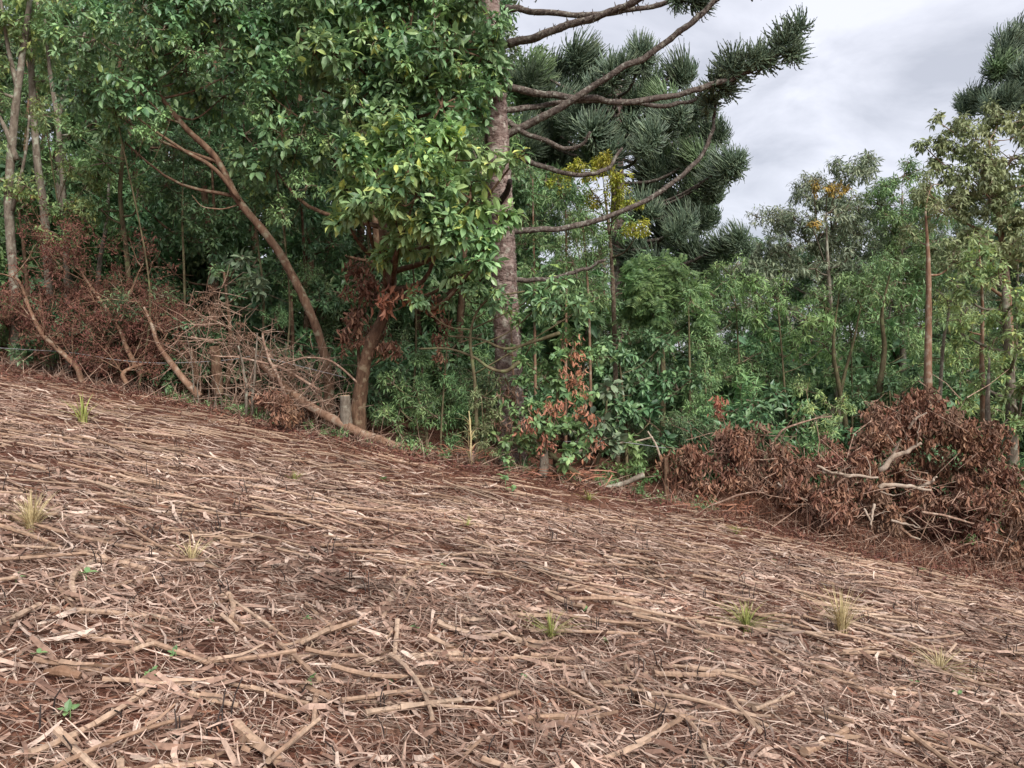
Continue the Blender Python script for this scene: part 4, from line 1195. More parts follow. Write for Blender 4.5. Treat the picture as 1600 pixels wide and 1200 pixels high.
# ---- shrubs along the edge, centre
for (nm, lab, base, Y, bl, mat, leaf, tpl, k) in (
        ('shrub', 'dark shrub with wide leaves in the shade right of the scaly trunk', (980, 760), 13.6, [(965, 540, 46), (1005, 590, 46), (960, 640, 44), (1030, 545, 42), (1060, 610, 44), (1015, 660, 44), (1075, 670, 40), (960, 690, 30), (1050, 700, 34)], 'dark', 0.17, T_BROAD, 11),
        ('shrub', 'round fine leaved green shrub between the tree stump and the dry corn plant', (668, 735), 12.5, [(650, 610, 44), (700, 605, 40), (625, 640, 40), (680, 650, 44), (735, 630, 34), (640, 680, 30), (710, 680, 30), (660, 570, 30), (605, 650, 26), (590, 640, 20), (615, 600, 26), (750, 665, 26)], 'mid', 0.10, T_LANCE, 15),
        ('shrub', 'shrub of large pale blue green leaves at the right of the trunk foot', (925, 770), 12.3, [(950, 605, 22), (935, 650, 26), (920, 690, 26), (900, 655, 24), (955, 690, 20)], 'blue', 0.19, T_ROUND, 9),
        ('shrub', 'bright low green plants in the gap at the forest edge', (985, 775), 12.6, [(960, 735, 24, ), (1000, 728, 22), (985, 700, 26), (1020, 745, 18)], 'lime', 0.12, T_OVAL, 11),
        ('shrub', 'light green bush with soft leaves left of the thin pale trunk', (1235, 700), 15.4, [(1215, 470, 44), (1260, 500, 44), (1190, 500, 38), (1240, 540, 42), (1290, 540, 38), (1180, 455, 34)], 'lime', 0.15, T_LANCE, 12),
        ('shrub', 'dense grey green bush above the brown brush pile', (1160, 720), 15.8, [(1150, 480, 46), (1120, 530, 44), (1170, 560, 46), (1200, 590, 44), (1130, 590, 40), (1110, 460, 40), (1140, 430, 40), (1240, 600, 40)], 'mid', 0.11, T_LANCE, 13),
        ('shrub', 'pale yellowish bush behind the brown brush pile', (1290, 720), 13.9, [(1275, 650, 36), (1310, 640, 34), (1260, 610, 30), (1300, 680, 30)], 'pale', 0.10, T_LANCE, 9),
        ('shrub', 'leafy bush in the shade behind the middle pale trunks', (1390, 690), 15.6, [(1380, 500, 46), (1340, 470, 44), (1420, 530, 44), (1360, 560, 42), (1430, 470, 40), (1400, 440, 40)], 'mid', 0.13, T_LANCE, 12),
        ('shrub', 'soft mid green bush filling the middle of the right forest', (1330, 700), 16.4, [(1330, 520, 46), (1290, 480, 44), (1370, 430, 44), (1420, 600, 40), (1470, 560, 44), (1440, 510, 44), (1310, 580, 40), (1370, 600, 40)], 'mid', 0.13, T_LANCE, 12),
        ('shrub', 'yellow green bush between the narrow trunks at the right', (1500, 710), 15.2, [(1500, 560, 40), (1520, 500, 40), (1480, 480, 36), (1540, 560, 40), (1510, 620, 36), (1560, 640, 34)], 'pale', 0.12, T_LANCE, 11),
        ('shrub', 'fine leaved bush below the feathery tree', (1100, 740), 14.8, [(1100, 540, 40), (1090, 590, 40), (1120, 640, 38), (1080, 640, 34), (1140, 680, 30)], 'mid', 0.10, T_LANCE, 12),
        ('shrub', 'dark bush low behind the highest brown brush heap', (1400, 700), 14.6, [(1390, 610, 36), (1340, 610, 32), (1440, 590, 34), (1490, 600, 34)], 'dark', 0.13, T_OVAL, 10)):
    b = P(base[0], base[1], Y); b[2] = gz(b[0], b[1])[0] - 0.05
    t = P(bl[0][0], bl[0][1], Y)
    tree(nm, lab, [b, (b + t) / 2 + (0.05, 0.05, 0), t], [0.032, 0.025, 0.012], [([B(q[0], q[1], Y + U(-0.4, 0.4), q[2]) for q in bl], mat, leaf, tpl, k, {})], 'green_bark', 'shrub', sides=6)
# mixed shrub with dry leaves at the foot of the trunk
tree('shrub', 'half dead shrub with green and brown leaves at the foot of the scaly trunk', path(12.0, 11.7, [(865, 760), (868, 680), (872, 600), (880, 520)]), [0.03, 0.025, 0.02, 0.01],
     [([B(880, 540, 11.7, 42), B(850, 590, 11.7, 38), B(905, 600, 11.7, 40), B(865, 650, 11.6, 42), B(905, 680, 11.6, 34), B(930, 560, 11.9, 34), B(830, 680, 11.6, 30), B(880, 715, 11.5, 26), B(825, 640, 11.6, 24), B(800, 690, 11.6, 22), B(815, 560, 11.8, 18), B(790, 720, 11.5, 18)], 'mid', 0.115, T_ROUND, 7, {}),
      ([B(900, 590, 11.6, 36), B(870, 640, 11.5, 36), B(895, 545, 11.6, 28), B(850, 695, 11.5, 26), B(820, 670, 11.5, 22), B(915, 640, 11.5, 30), B(930, 700, 11.5, 22)], 'dead_orange', 0.10, T_DEAD, 3.5, dict(hang=True))], 'green_bark', 'shrub', sides=6)

tree('climber', 'leafy climber wrapping the lower half of the scaly trunk', path(12.4, 12.3, [(815, 735), (805, 640), (800, 540), (795, 460)]), [0.02, 0.018, 0.014, 0.008],
     [([B(812, 500, 12.1, 22), B(790, 540, 12.1, 16), B(815, 590, 12.0, 22), B(785, 620, 12.1, 16), B(805, 650, 11.9, 24), B(775, 680, 11.9, 24), B(820, 700, 11.8, 26), B(770, 640, 12.0, 20), B(830, 540, 12.1, 20)], 'mid', 0.11, T_BROAD, 7, {}),
      ([B(800, 610, 11.9, 22), B(790, 665, 11.8, 22), B(825, 660, 11.8, 20)], 'dead_tan', 0.10, T_DEAD, 4, dict(hang=True))], 'tan_bark', 'climber', sides=6)
tree('shrub', 'olive shrub with thin drooping twigs left of the trunk foot', path(12.0, 11.9, [(760, 740), (757, 690), (752, 620)]), [0.02, 0.016, 0.008],
     [([B(755, 620, 11.9, 26), B(770, 660, 11.8, 28), B(745, 670, 11.8, 26), B(765, 700, 11.7, 24), B(780, 590, 12.0, 18)], 'olive', 0.09, T_LANCE, 9, {})], 'green_bark', 'shrub', sides=6)
# ---- trees of the right half
tree('grey_tree', 'rounded grey green tree with patches of orange leaves against the sky', path(20.5, 20, [(1300, 700), (1298, 520), (1296, 400), (1320, 290)]), [0.09, 0.08, 0.06, 0.03],
     [([B(1335, 268, 19.8, 46), B(1300, 300, 19.8, 44), B(1258, 305, 20, 42), B(1210, 345, 20, 40), B(1370, 318, 19.8, 46), B(1290, 360, 19.5, 50), B(1230, 395, 19.6, 46), B(1340, 380, 19.6, 48), B(1185, 400, 20, 36), B(1290, 430, 19.5, 46), B(1355, 255, 20.2, 30), B(1320, 330, 19.2, 48), B(1250, 350, 19.3, 44), B(1200, 430, 19.3, 44), B(1160, 430, 19.5, 36), B(1340, 440, 19.2, 46), B(1390, 380, 19.4, 40)],
       'grey', 0.16, T_LANCE, 20, dict(droop=0.7)),
      ([B(1292, 293, 18.4, 32, 0.5), B(1268, 350, 18.4, 22, 0.4), B(1310, 288, 18.5, 20), B(1270, 290, 18.5, 16)], 'orange', 0.13, T_OVAL, 6, dict(droop=0.7))], 'pale_bark')
tree('green_tree', 'fresh green tree between the grey green crown and the olive tree', path(19.2, 19, [(1412, 680), (1410, 500), (1408, 400), (1410, 300)]), [0.08, 0.07, 0.05, 0.02],
     [([B(1412, 275, 19, 34), B(1385, 300, 19, 34), B(1430, 320, 19, 38), B(1395, 350, 18.8, 40), B(1440, 375, 18.8, 40), B(1400, 400, 18.6, 36), B(1420, 440, 18.4, 44), B(1380, 450, 18.4, 40), B(1450, 430, 18.3, 40), B(1460, 330, 18.8, 36)], 'mid', 0.15, T_LANCE, 19, dict(droop=0.5))], 'pale_bark')
tree('olive_tree', 'tall olive green tree with drooping dull leaves at the right border', path(16.6, 16, [(1590, 790), (1580, 640), (1575, 480), (1560, 330), (1545, 220)]), [0.10, 0.09, 0.08, 0.05, 0.02],
     [([B(1525, 225, 16, 52), B(1580, 250, 15.8, 56), B(1470, 262, 16.2, 36), B(1440, 225, 16.3, 18), B(1465, 190, 16.4, 16), B(1545, 310, 15.8, 54), B(1490, 330, 16, 44), B(1605, 190, 16, 46), B(1610, 330, 15.8, 50), B(1500, 195, 16.4, 26), B(1660, 250, 16, 60), B(1580, 380, 15.8, 44), B(1640, 380, 16, 60), B(1520, 380, 15.6, 44), B(1480, 400, 15.8, 40), B(1450, 300, 16.0, 34), B(1560, 180, 16.3, 36), B(1520, 280, 15.6, 48), B(1480, 220, 16.2, 30)],
       'olive', 0.14, T_OVAL, 15, dict(droop=0.9))], 'tan_bark')
tree('pale_tree', 'light yellow green tree hanging low at the right border beside the brush pile', path(13.6, 13.2, [(1582, 800), (1580, 660), (1576, 560), (1570, 450)]), [0.095, 0.085, 0.075, 0.05],
     [([B(1560, 430, 13, 36), B(1525, 410, 13.2, 30), B(1590, 470, 12.8, 36), B(1590, 540, 12.6, 30), B(1600, 600, 12.5, 30), B(1570, 620, 12.8, 20), B(1640, 500, 13, 60), B(1500, 450, 13.4, 30), B(1650, 620, 12.8, 50), B(1545, 490, 13.3, 34), B(1500, 520, 13.6, 28), B(1560, 570, 13.2, 30), B(1530, 600, 13.6, 26), B(1590, 660, 12.8, 26)], 'pale', 0.12, T_OVAL, 11, dict(droop=0.5))], 'pale_bark', sides=12)
RG = 'thin trunks above the brown brush pile'
for (lab, pts, Y, w, bl, mat, bark) in (
        ('thin pale trunk rising to the orange leaved crown', [(1312, 690), (1305, 580), (1298, 480), (1293, 400), (1290, 335)], 16.4, 9, [(1300, 330, 24), (1330, 400, 26), (1275, 420, 24)], 'grey', 'pale_bark'),
        ('smooth pinkish tan trunk standing in the highest brown brush heap', [(1452, 735), (1450, 640), (1450, 560), (1451, 480), (1450, 400), (1446, 330)], 13.6, 13, [(1470, 330, 40), (1430, 370, 34), (1490, 410, 34), (1455, 290, 34)], 'olive', 'tan_bark'),
        ('narrow reddish tan trunk right of the pinkish trunk', [(1540, 740), (1536, 640), (1534, 560), (1535, 480), (1530, 390)], 14.0, 9, [(1530, 380, 36), (1500, 500, 26), (1555, 440, 30)], 'pale', 'tan_bark'),
        ('slender grey stem leaning right beside the pinkish trunk', [(1466, 690), (1472, 560), (1480, 500), (1500, 420)], 14.2, 6, [(1500, 410, 30), (1480, 470, 24)], 'pale', 'pale_bark'),
        ('greenish crooked forked trunk behind the brush pile', [(1366, 680), (1374, 610), (1382, 545), (1378, 490), (1392, 420)], 15.0, 10, [(1395, 410, 36), (1360, 450, 34)], 'mid', 'green_bark'),
        ('thin mossy stem left of the crooked forked trunk', [(1324, 690), (1310, 600), (1302, 540), (1312, 450)], 15.2, 8, [(1310, 440, 34)], 'mid', 'green_bark'),
        ('thin slanting stem over the pale yellowish bush', [(1300, 690), (1316, 600), (1332, 540), (1345, 480)], 15.4, 7, [(1345, 470, 34)], 'mid', 'green_bark'),
        ('stout pale trunk at the right border beside the brush', [(1552, 800), (1548, 700), (1543, 640), (1546, 560)], 13.3, 13, [(1550, 540, 26)], 'pale', 'pale_bark'),
        ('thin upright stem in the dark thicket above the fallen stick', [(1078, 740), (1078, 620), (1077, 540), (1076, 480)], 14.6, 5, [(1080, 470, 30)], 'mid', 'green_bark')):
    r = w * Y / F / 2
    tree('slender_tree', lab, path(Y, Y - 0.3, pts), [r * 1.1, r, r * 0.8, r * 0.55, r * 0.2], [([B(a, b, Y - U(0, 0.5), c) for a, b, c in bl], mat, 0.14, T_LANCE, 9, dict(droop=0.6))], bark, group=RG, sides=8)

# ------------------------------------------------------------------ dead brush, logs, fence
def twiggy(mb, p, d, L, r, depth, spread=0.6, lift=0.0, tips=None, kids=(3, 5)):
    """a bare branch that forks into crooked twigs"""
    d = unit(d)
    pts = [p]
    q = np.array(p, float)
    k = 4
    dd = d.copy()
    for _ in range(k):
        dd = unit(dd + rng.normal(size=3) * 0.16 + UP * lift)
        q = q + dd * L / k
        pts.append(q)
    tube(mb, pts, [r, r * 0.75, r * 0.4], 6 if r > 0.012 else 4, seg=k * 2 + 1 if r > 0.012 else k + 1, noise=0.06 if r > 0.012 else 0)
    if tips is not None and depth <= 1: tips.append((pts[-1], unit(pts[-1] - pts[-2])))
    if depth <= 0: return
    for c in range(int(rng.integers(kids[0], kids[1] + 1))):
        t = U(0.3, 1.0)
        b = catmull(pts, 20)[int(t * 19)]
        twiggy(mb, b, dd + rdir(1)[0] * spread * 1.5, L * U(0.4, 0.65), r * U(0.4, 0.55), depth - 1, spread, lift, tips, kids)


def bare(name, label, cat, base, dirs, L, r, mat, depth=3, leafmat=None, leaf=0.06, tpl=T_DEAD_S, per=6, lift=0.0, spread=0.6, group=None, kids=(3, 5)):
    root = thing(name, label, cat, base, group)
    tips = []
    for d in dirs:
        mb = MB()
        twiggy(mb, base + rng.normal(size=3) * (0.06, 0.06, 0), np.array(d, float), L * U(0.8, 1.15), r, depth, spread, lift, tips, kids)
        obj('branch', mb.mesh('branch', M[mat], base, True), root)
    if leafmat:
        tp = np.array([t[0] for t in tips]); td = np.array([t[1] for t in tips])
        n = len(tp) * per
        mb = MB()
        back = U(0, 1, n)[:, None] * 0.25
        b = np.repeat(tp, per, 0) - np.repeat(td, per, 0) * back + rng.normal(size=(n, 3)) * leaf * 0.6
        place_leaves(mb, tpl, b, unit(rng.normal(size=(n, 3)) * 0.7 + np.array([0, 0, -0.7])), rdir(n), leaf * U(0.6, 1.2, n))
        obj('dead_leaves', mb.mesh('dead_leaves', M[leafmat], base), root, kind='stuff')
    return root


def heap(name, label, blobs, wood, leafmat, leaf, tpl, k, base, branches, sticks_n=34, cat='brush pile'):
    """felled crown: hanging dead leaves on a tangle of limbs"""
    root = thing(name, label, cat, base)
    mb, tw = MB(), MB()
    mb2 = MB()
    for c, r in blobs:
        blob_leaves(mb if rng.random() < 0.72 else mb2, tw, c, r * U(0.75, 1.0), leaf, tpl, k, hang=True, twigs=0.5)
        for _ in range(3):                                  # loose sprays that break the outline
            d = unit(rdir(1)[0] + (0, -0.2, 0.35))
            e = c + d * r * U(0.9, 1.35)
            tube(tw, [c, c + d * r * 0.6 + (0, 0, 0.03), e], [0.008, 0.006, 0.003], 4, seg=5)
            blob_leaves(mb if rng.random() < 0.6 else mb2, tw, e, r * U(0.18, 0.38), leaf * 0.9, tpl, k * 0.8, hang=True, twigs=0.5)
    me = mb.mesh('dead_leaves', M[leafmat], base)
    if mb2.n: obj('dead_leaves', mb2.mesh('dead_leaves', M['dead_tan' if leafmat == 'dead' else leafmat], base), root, kind='stuff')
    v = np.array([c for c, r in blobs])
    n = sticks_n
    a = v[rng.integers(0, len(v), n)] + rng.normal(size=(n, 3)) * 0.25
    sticks(tw, a, a + unit(rng.normal(size=(n, 3)) * (1, 0.5, 0.6)) * U(0.3, 0.9, n)[:, None], 0.008, 0.003, 0.1)
    obj('dead_leaves', me, root, kind='stuff')
    obj('twigs', tw.mesh('twigs', M[wood], base), root, kind='stuff')
    for (pts, Y, w, mat) in branches:
        pp = catmull(path(Y, Y - 0.15, pts), 9); pp[1:-1] += rng.normal(size=(7, 3)) * w * 0.0012
        lm = MB(); tube(lm, pp, [w * Y / F / 2.3, w * Y / F / 2.7, w * Y / F / 5], 8, seg=26, noise=0.2, freq=14)
        for _s in range(1):
            twiggy(lm, pp[int(U(3, 9))], np.array([rng.normal(), rng.normal() * 0.5, U(0, 1)]), U(0.15, 0.4), w * Y / F / 7, 1, 0.6, 0, None, (1, 2))
        obj('branch', lm.mesh('branch', M[mat], base, True), root)
    return root


# brown heaps at the right
heap('brush_pile', 'low heap of felled branches with hanging brown leaves, left part of the right brush',
     [B(1085, 722, 12.0, 34), B(1130, 700, 12.0, 34), B(1170, 705, 12.0, 38), B(1160, 740, 11.7, 40), B(1215, 720, 11.9, 40), B(1210, 760, 11.5, 42), B(1260, 735, 11.8, 40), B(1105, 755, 11.7, 30), B(1250, 775, 11.4, 38),
      B(1290, 720, 11.9, 34), B(1170, 680, 12.1, 22), B(1060, 740, 12.0, 24)], 'dead_twig', 'dead', 0.115, T_DEAD, 14, G(1170, 800),
     [([(1215, 755), (1235, 772), (1262, 782)], 11.15, 4, 'bleached'), ([(1110, 790), (1160, 772), (1200, 768)], 11.2, 4, 'dead_twig'), ([(1210, 688), (1225, 670), (1270, 655), (1300, 650)], 12.4, 4, 'dead_twig')])
heap('brush_pile', 'highest heap of brown leaved felled crowns around the pinkish trunk',
     [B(1360, 665, 12.2, 34), B(1400, 648, 12.2, 38), B(1440, 650, 12.2, 36), B(1480, 655, 12.3, 38), B(1380, 690, 12.0, 36), B(1510, 680, 12.2, 38), B(1545, 700, 12.2, 34), B(1470, 690, 12.3, 34), B(1350, 700, 12.0, 28), B(1560, 730, 12.0, 30), B(1525, 720, 12.2, 32), B(1420, 700, 12.5, 30),
      B(1500, 740, 12.4, 28), B(1430, 640, 12.4, 34), B(1410, 735, 12.5, 26), B(1450, 735, 12.6, 26), B(1390, 660, 12.5, 34), B(1330, 720, 12.2, 30), B(1540, 760, 12.2, 34), B(1575, 760, 12.1, 30)], 'dead_twig', 'dead', 0.115, T_DEAD, 13, G(1440, 850),
     [([(1374, 736), (1395, 716), (1420, 705), (1440, 692)], 11.2, 10, 'bleached'), ([(1395, 720), (1400, 700), (1408, 686)], 11.2, 5, 'bleached'), ([(1420, 670), (1430, 655), (1448, 645)], 11.9, 5, 'bleached')])
heap('brush_pile', 'front heap of brown leaved branches with pale cut limbs sticking out',
     [B(1300, 765, 11.3, 38), B(1340, 755, 11.4, 34), B(1330, 800, 10.9, 38), B(1375, 790, 11.0, 34), B(1270, 795, 11.0, 30), B(1390, 820, 10.8, 26), B(1310, 820, 10.7, 24), B(1350, 730, 11.6, 28)], 'dead_twig', 'dead', 0.115, T_DEAD, 14, G(1330, 850),
     [([(1285, 738), (1320, 742), (1372, 746)], 10.9, 8, 'bleached'), ([(1276, 728), (1300, 738), (1330, 742)], 10.9, 5, 'bleached'), ([(1374, 763), (1398, 758), (1425, 762), (1455, 766)], 10.8, 9, 'bleached'), ([(1440, 763), (1450, 755), (1464, 745)], 10.8, 7, 'bleached'),
      ([(1375, 768), (1395, 774), (1408, 772)], 10.8, 3, 'bleached'), ([(1366, 788), (1364, 802), (1360, 820)], 10.5, 5, 'bleached'), ([(1350, 795), (1357, 808), (1362, 822)], 10.5, 4, 'bleached'), ([(1392, 813), (1415, 818), (1438, 824)], 10.4, 5, 'bleached'),
      ([(1405, 822), (1420, 835), (1438, 843)], 10.4, 6, 'tan_bark')])
heap('brush_pile', 'dark hollow heap of brown branches at the lower right border',
     [B(1490, 772, 11.6, 24), B(1530, 785, 11.5, 32), B(1570, 800, 11.3, 40), B(1590, 840, 10.9, 40), B(1545, 850, 10.8, 28), B(1620, 800, 11.3, 44), B(1440, 768, 11.6, 18), B(1560, 875, 10.6, 22), B(1625, 870, 10.6, 40), B(1480, 862, 10.9, 12), B(1520, 868, 10.7, 16), B(1680, 850, 10.8, 50), B(1600, 890, 10.4, 24)],
     'dead_twig', 'dead', 0.115, T_DEAD, 13, G(1540, 890), [([(1440, 800), (1500, 812), (1560, 830)], 11.2, 5, 'dead_twig')], 120)
heap('brush_pile', 'dark coloured brush added as shade at the back of the hollow in the right heap', [B(1450, 785, 12.7, 34), B(1490, 805, 12.6, 34), B(1420, 790, 12.6, 28), B(1530, 810, 12.5, 32), B(1465, 825, 12.4, 24), B(1400, 760, 12.7, 28)],
     'dead_twig', 'dead_dark', 0.12, T_DEAD, 12, G(1460, 838), [], 30)  # added backing; its darker leaf colour stands in for shade inside the hollow
# dry grass skirting the brown heaps
mb = MB()
for q in range(900):
    px = U(1045, 1640); t = (px - 1045) / 600
    py = np.interp(px, [1045, 1200, 1350, 1500, 1640], [785, 822, 858, 893, 915]) + rng.normal() * 9
    p = G(px, py)
    blades(mb, p, 2, U(0.14, 0.38), 0.006, 0.6)
for q in range(260):
    p = G(U(1040, 1080), 770 + rng.normal() * 10)
    blades(mb, p, 1, U(0.3, 0.75), 0.006, 0.25)
tag(obj('dry_grass', mb.mesh('dry_grass', M['straw_red'])), 'dry reddish grass fringing the foot of the brown brush', 'grass', kind='stuff')

# bare shrubs between heaps and forest
for q, (lab, px, py, Y, L, dirs) in enumerate((
        ('bare pale shrub with hooked twigs behind the low brush heap', 1150, 735, 13.0, 0.9, [(0.2, 0, 1), (-0.3, 0, 1)]),
        ('bare spreading shrub of tan twigs over the low brush heap', 1210, 735, 13.0, 1.0, [(0.1, 0, 1), (0.5, 0, 0.8), (-0.4, 0.1, 1)]),
        ('bare tangled shrub of tan twigs between the low and high brush heaps', 1260, 735, 13.2, 1.05, [(0, 0, 1), (-0.4, 0, 0.9), (0.5, 0, 0.9)]),
        ('leafless purplish shrub above the highest brush heap', 1500, 720, 13.0, 1.0, [(0.2, 0, 1), (-0.3, 0, 0.9), (0.6, 0, 0.8)]))):
    b = P(px, py, Y); b[2] = gz(b[0], b[1])[0]
    bare('bare_shrub', lab, 'shrub', b, dirs, L, 0.016, 'dead_twig', 3, group='bare shrubs behind the brown brush', kids=(3, 5))
b = P(1120, 650, 12.8)
tree('dry_spray', 'hanging clump of dead red brown leaves in the dark thicket', [P(1150, 720, 12.9), P(1135, 670, 12.8), P(1122, 632, 12.8)], [0.012, 0.01, 0.005],
     [([B(1121, 628, 12.8, 9), B(1120, 645, 12.8, 8)], 'dead_orange', 0.1, T_DEAD, 12, dict(hang=True))], 'dead_twig', 'dead spray', sides=5)

# purple brown brush at the left
for (lab, pts, Y, w) in (
        ('dead shrub with forked orange brown limbs at the left border of the field', [(132, 612), (126, 590), (118, 572), (90, 545), (66, 522), (45, 480), (30, 440), (10, 430)], 13.2, 11),
        ('dead leaning limb with purple brown twigs in the middle of the left brush', [(222, 590), (200, 548), (185, 512), (150, 460), (130, 430), (108, 380)], 13.5, 9),
        ('dead limb rising right out of the left brush', [(150, 590), (160, 560), (185, 510), (200, 470), (215, 430), (224, 412)], 13.8, 6),
        ('dead low forked limb beside the cut leaning post', [(198, 600), (192, 585), (205, 575), (240, 560), (262, 520)], 13.2, 8)):
    tr = path(Y, Y + 0.3, pts)
    r = w * Y / F / 2
    root = thing('dead_shrub', lab, 'dead shrub', tr[0], 'dead shrubs of the left brush')
    mb = MB(); tube(mb, tr, [r * 0.95, r * 0.75, r * 0.55, r * 0.25], 8, seg=len(pts) * 5, noise=0.2, freq=12)
    obj('trunk', mb.mesh('trunk', M['orange_wood'], tr[0], True), root)
    tips = []; mb = MB()
    cc = catmull(tr, 30)
    for k in range(11):
        i0 = int(U(6, 29)); a = cc[i0]
        twiggy(mb, a, np.array([rng.normal() * 0.6, rng.normal() * 0.5, U(0.2, 1)]), U(0.5, 0.9), 0.011, 2, 0.6, 0, tips, (3, 5))
    obj('branch', mb.mesh('branch', M['orange_wood'], tr[0], True), root)
    tp = np.array([t[0] for t in tips]); n = len(tp) * 7
    mb = MB(); place_leaves(mb, T_DEAD_S, np.repeat(tp, 7, 0) + rng.normal(size=(n, 3)) * 0.06, unit(rng.normal(size=(n, 3)) + (0, 0, -0.6)), rdir(n), 0.075 * U(0.6, 1.2, n))
    obj('dead_leaves', mb.mesh('dead_leaves', M['dead_dark'], tr[0]), root, kind='stuff')
heap('brush_pile', 'purple brown tangle of dry brush at the left end of the field',
     [B(60, 485, 14.2, 44), B(120, 460, 14.3, 42), B(180, 480, 14.2, 46), B(230, 465, 14.3, 36), B(90, 520, 14.0, 44), B(160, 530, 13.9, 48), B(220, 530, 13.9, 46), B(270, 500, 14.0, 40), B(10, 500, 14.2, 44), B(85, 420, 14.5, 18), B(-50, 500, 14.2, 50), B(250, 565, 13.7, 30), B(190, 580, 13.8, 28)],
     'orange_wood', 'dead_dark', 0.08, T_DEAD_S, 10, G(150, 612), [], 130)
# grey dry tangle in the centre left
heap('brush_pile', 'tangle of bare tan twigs and dry stems around the fence posts',
     [B(330, 500, 13.4, 34), B(300, 560, 13.2, 26), B(370, 540, 13.2, 36), B(420, 560, 13.0, 34), B(390, 600, 12.8, 32), B(450, 600, 12.8, 30), B(340, 480, 13.6, 26), B(500, 580, 13.0, 28), B(480, 630, 12.6, 24), B(430, 640, 12.5, 24)],
     'dead_twig', 'dead_tan', 0.06, T_DEAD_S, 2.0, G(400, 660), [([(385, 665), (384, 600), (372, 540)], 12.6, 6, 'pale_bark'), ([(392, 668), (396, 610), (402, 520)], 12.6, 5, 'pale_bark'), ([(468, 660), (440, 600), (420, 560), (410, 520)], 12.6, 7, 'dead_twig'),
      ([(500, 610), (440, 575), (380, 560), (330, 555)], 12.6, 5, 'dead_twig'), ([(560, 600), (520, 565), (470, 560), (420, 580)], 12.5, 4, 'dead_twig')], 330)
for (lab, px, py, L, dirs) in (('bare twiggy shrub with pale twigs left of the leaning red trunk', 440, 655, 1.0, [(-0.1, 0, 1), (0.5, 0, 0.8)]), ('bare arching twigs above the fence posts', 350, 630, 1.1, [(-0.3, 0, 1), (0.35, 0, 1), (0, 0.2, 1)]),
                               ('bare thin stems beside the sawn stump', 505, 680, 0.9, [(0.1, 0, 1), (-0.2, 0, 1), (0.4, 0, 0.9)])):
    bare('bare_shrub', lab, 'shrub', G(px, py) + (0, 0.4, 0), dirs, L, 0.014, 'dead_twig', 3, kids=(3, 5))
heap('brush_pile', 'dark clump of rotting leaves under the fallen log', [B(436, 636, 12.2, 22), B(455, 645, 12.1, 18), B(420, 628, 12.3, 16)], 'dead_twig', 'dead', 0.11, T_DEAD, 13, G(440, 668), [], 20)

# dry hanging leaf curtain on the broadleaf trunk
tree('leaf_curtain', 'curtain of dead brown leaves hanging beside the broadleaf trunk', path(12.9, 12.8, [(562, 620), (560, 520), (565, 420)]), [0.03, 0.025, 0.02],
     [([B(565, 420, 12.7, 26), B(570, 455, 12.7, 32), B(560, 490, 12.7, 30), B(575, 520, 12.7, 26), B(545, 530, 12.8, 22), B(600, 535, 12.6, 20), B(620, 545, 12.6, 18)], 'dead', 0.13, T_DEAD, 11, dict(hang=True))], 'brown_bark', 'vine', sides=6)
tree('leaf_curtain', 'small clump of dead brown leaves hanging left of the scaly trunk', path(12.3, 12.2, [(690, 660), (697, 560), (702, 480)]), [0.015, 0.012, 0.008],
     [([B(692, 500, 12.2, 12), B(690, 530, 12.2, 14), B(690, 560, 12.2, 12)], 'dead', 0.11, T_DEAD, 12, dict(hang=True))], 'green_bark', 'vine', sides=6)

# logs, stumps, sticks
def log(name, label, cat, pts, Y0, Y1, w, mat, cut=True, taper=0.7, ys=None):
    tr = path(Y0, Y1, pts)
    r0 = w * Y0 / F / 2
    b = np.array(tr[0])
    root = thing(name, label, cat, b)
    mb = MB(); tube(mb, tr, [r0, r0 * (1 + taper) / 2, r0 * taper], 10, seg=len(pts) * 9, noise=0.2, freq=9)
    bk = obj('bark', mb.mesh('bark', M[mat], b, True), root)
    if cut:
        d = unit(np.asarray(tr[0]) - np.asarray(tr[1]))
        mb = MB(); tube(mb, [b - d * 0.01, b + d * 0.006], [r0 * 0.93, r0 * 0.9], 12, seg=2)
        obj('cut_face', mb.mesh('cut_face', M['cut_wood'], b), bk)
    return root


log('fallen_log', 'long fallen log sloping down to a sawn end at the field edge', 'log', [(648, 712), (610, 696), (570, 680), (520, 655), (480, 632), (440, 600), (405, 565)], 11.9, 13.0, 19, 'tan_bark')
log('fallen_log', 'short cut branch end lying on the ground right of the long log', 'log', [(668, 712), (655, 709), (645, 700)], 11.8, 11.95, 8, 'brown_bark')
log('leaning_post', 'cut pale leaning limb propped against the left brush', 'limb', [(312, 620), (285, 590), (262, 560), (246, 536), (236, 505), (225, 480)], 13.0, 13.3, 12, 'tan_bark', False, 0.3)
b = log('tree_stump', 'sawn narrow stump standing beside the fallen log', 'stump', [(539, 618), (540, 645), (542, 668)], 12.4, 12.4, 16, 'pale_bark', True, 1.25)
log('tree_stump', 'low rotten stump in front of the half dead shrub', 'stump', [(850, 700), (850, 725), (848, 745)], 11.7, 11.7, 12, 'pale_bark', True, 1.3)
log('fallen_stick', 'pale stick lying in the dark gap right of the scaly trunk', 'stick', [(900, 706), (950, 694), (990, 690), (1020, 683)], 12.2, 12.4, 4, 'bleached', False)
log('fallen_stick', 'short pale stick leaning against the dark gap', 'stick', [(1034, 722), (1025, 695), (1012, 674)], 12.1, 12.3, 4, 'bleached', False)
log('fallen_log', 'grey weathered log lying on the ground at the forest edge', 'log', [(1005, 742), (975, 755), (945, 762)], 11.9, 11.7, 9, 'pale_bark', True)
log('fallen_log', 'mossy fallen limb half buried under the half dead shrub', 'log', [(905, 742), (870, 718), (835, 692), (790, 678)], 11.6, 12.4, 9, 'green_bark', True)
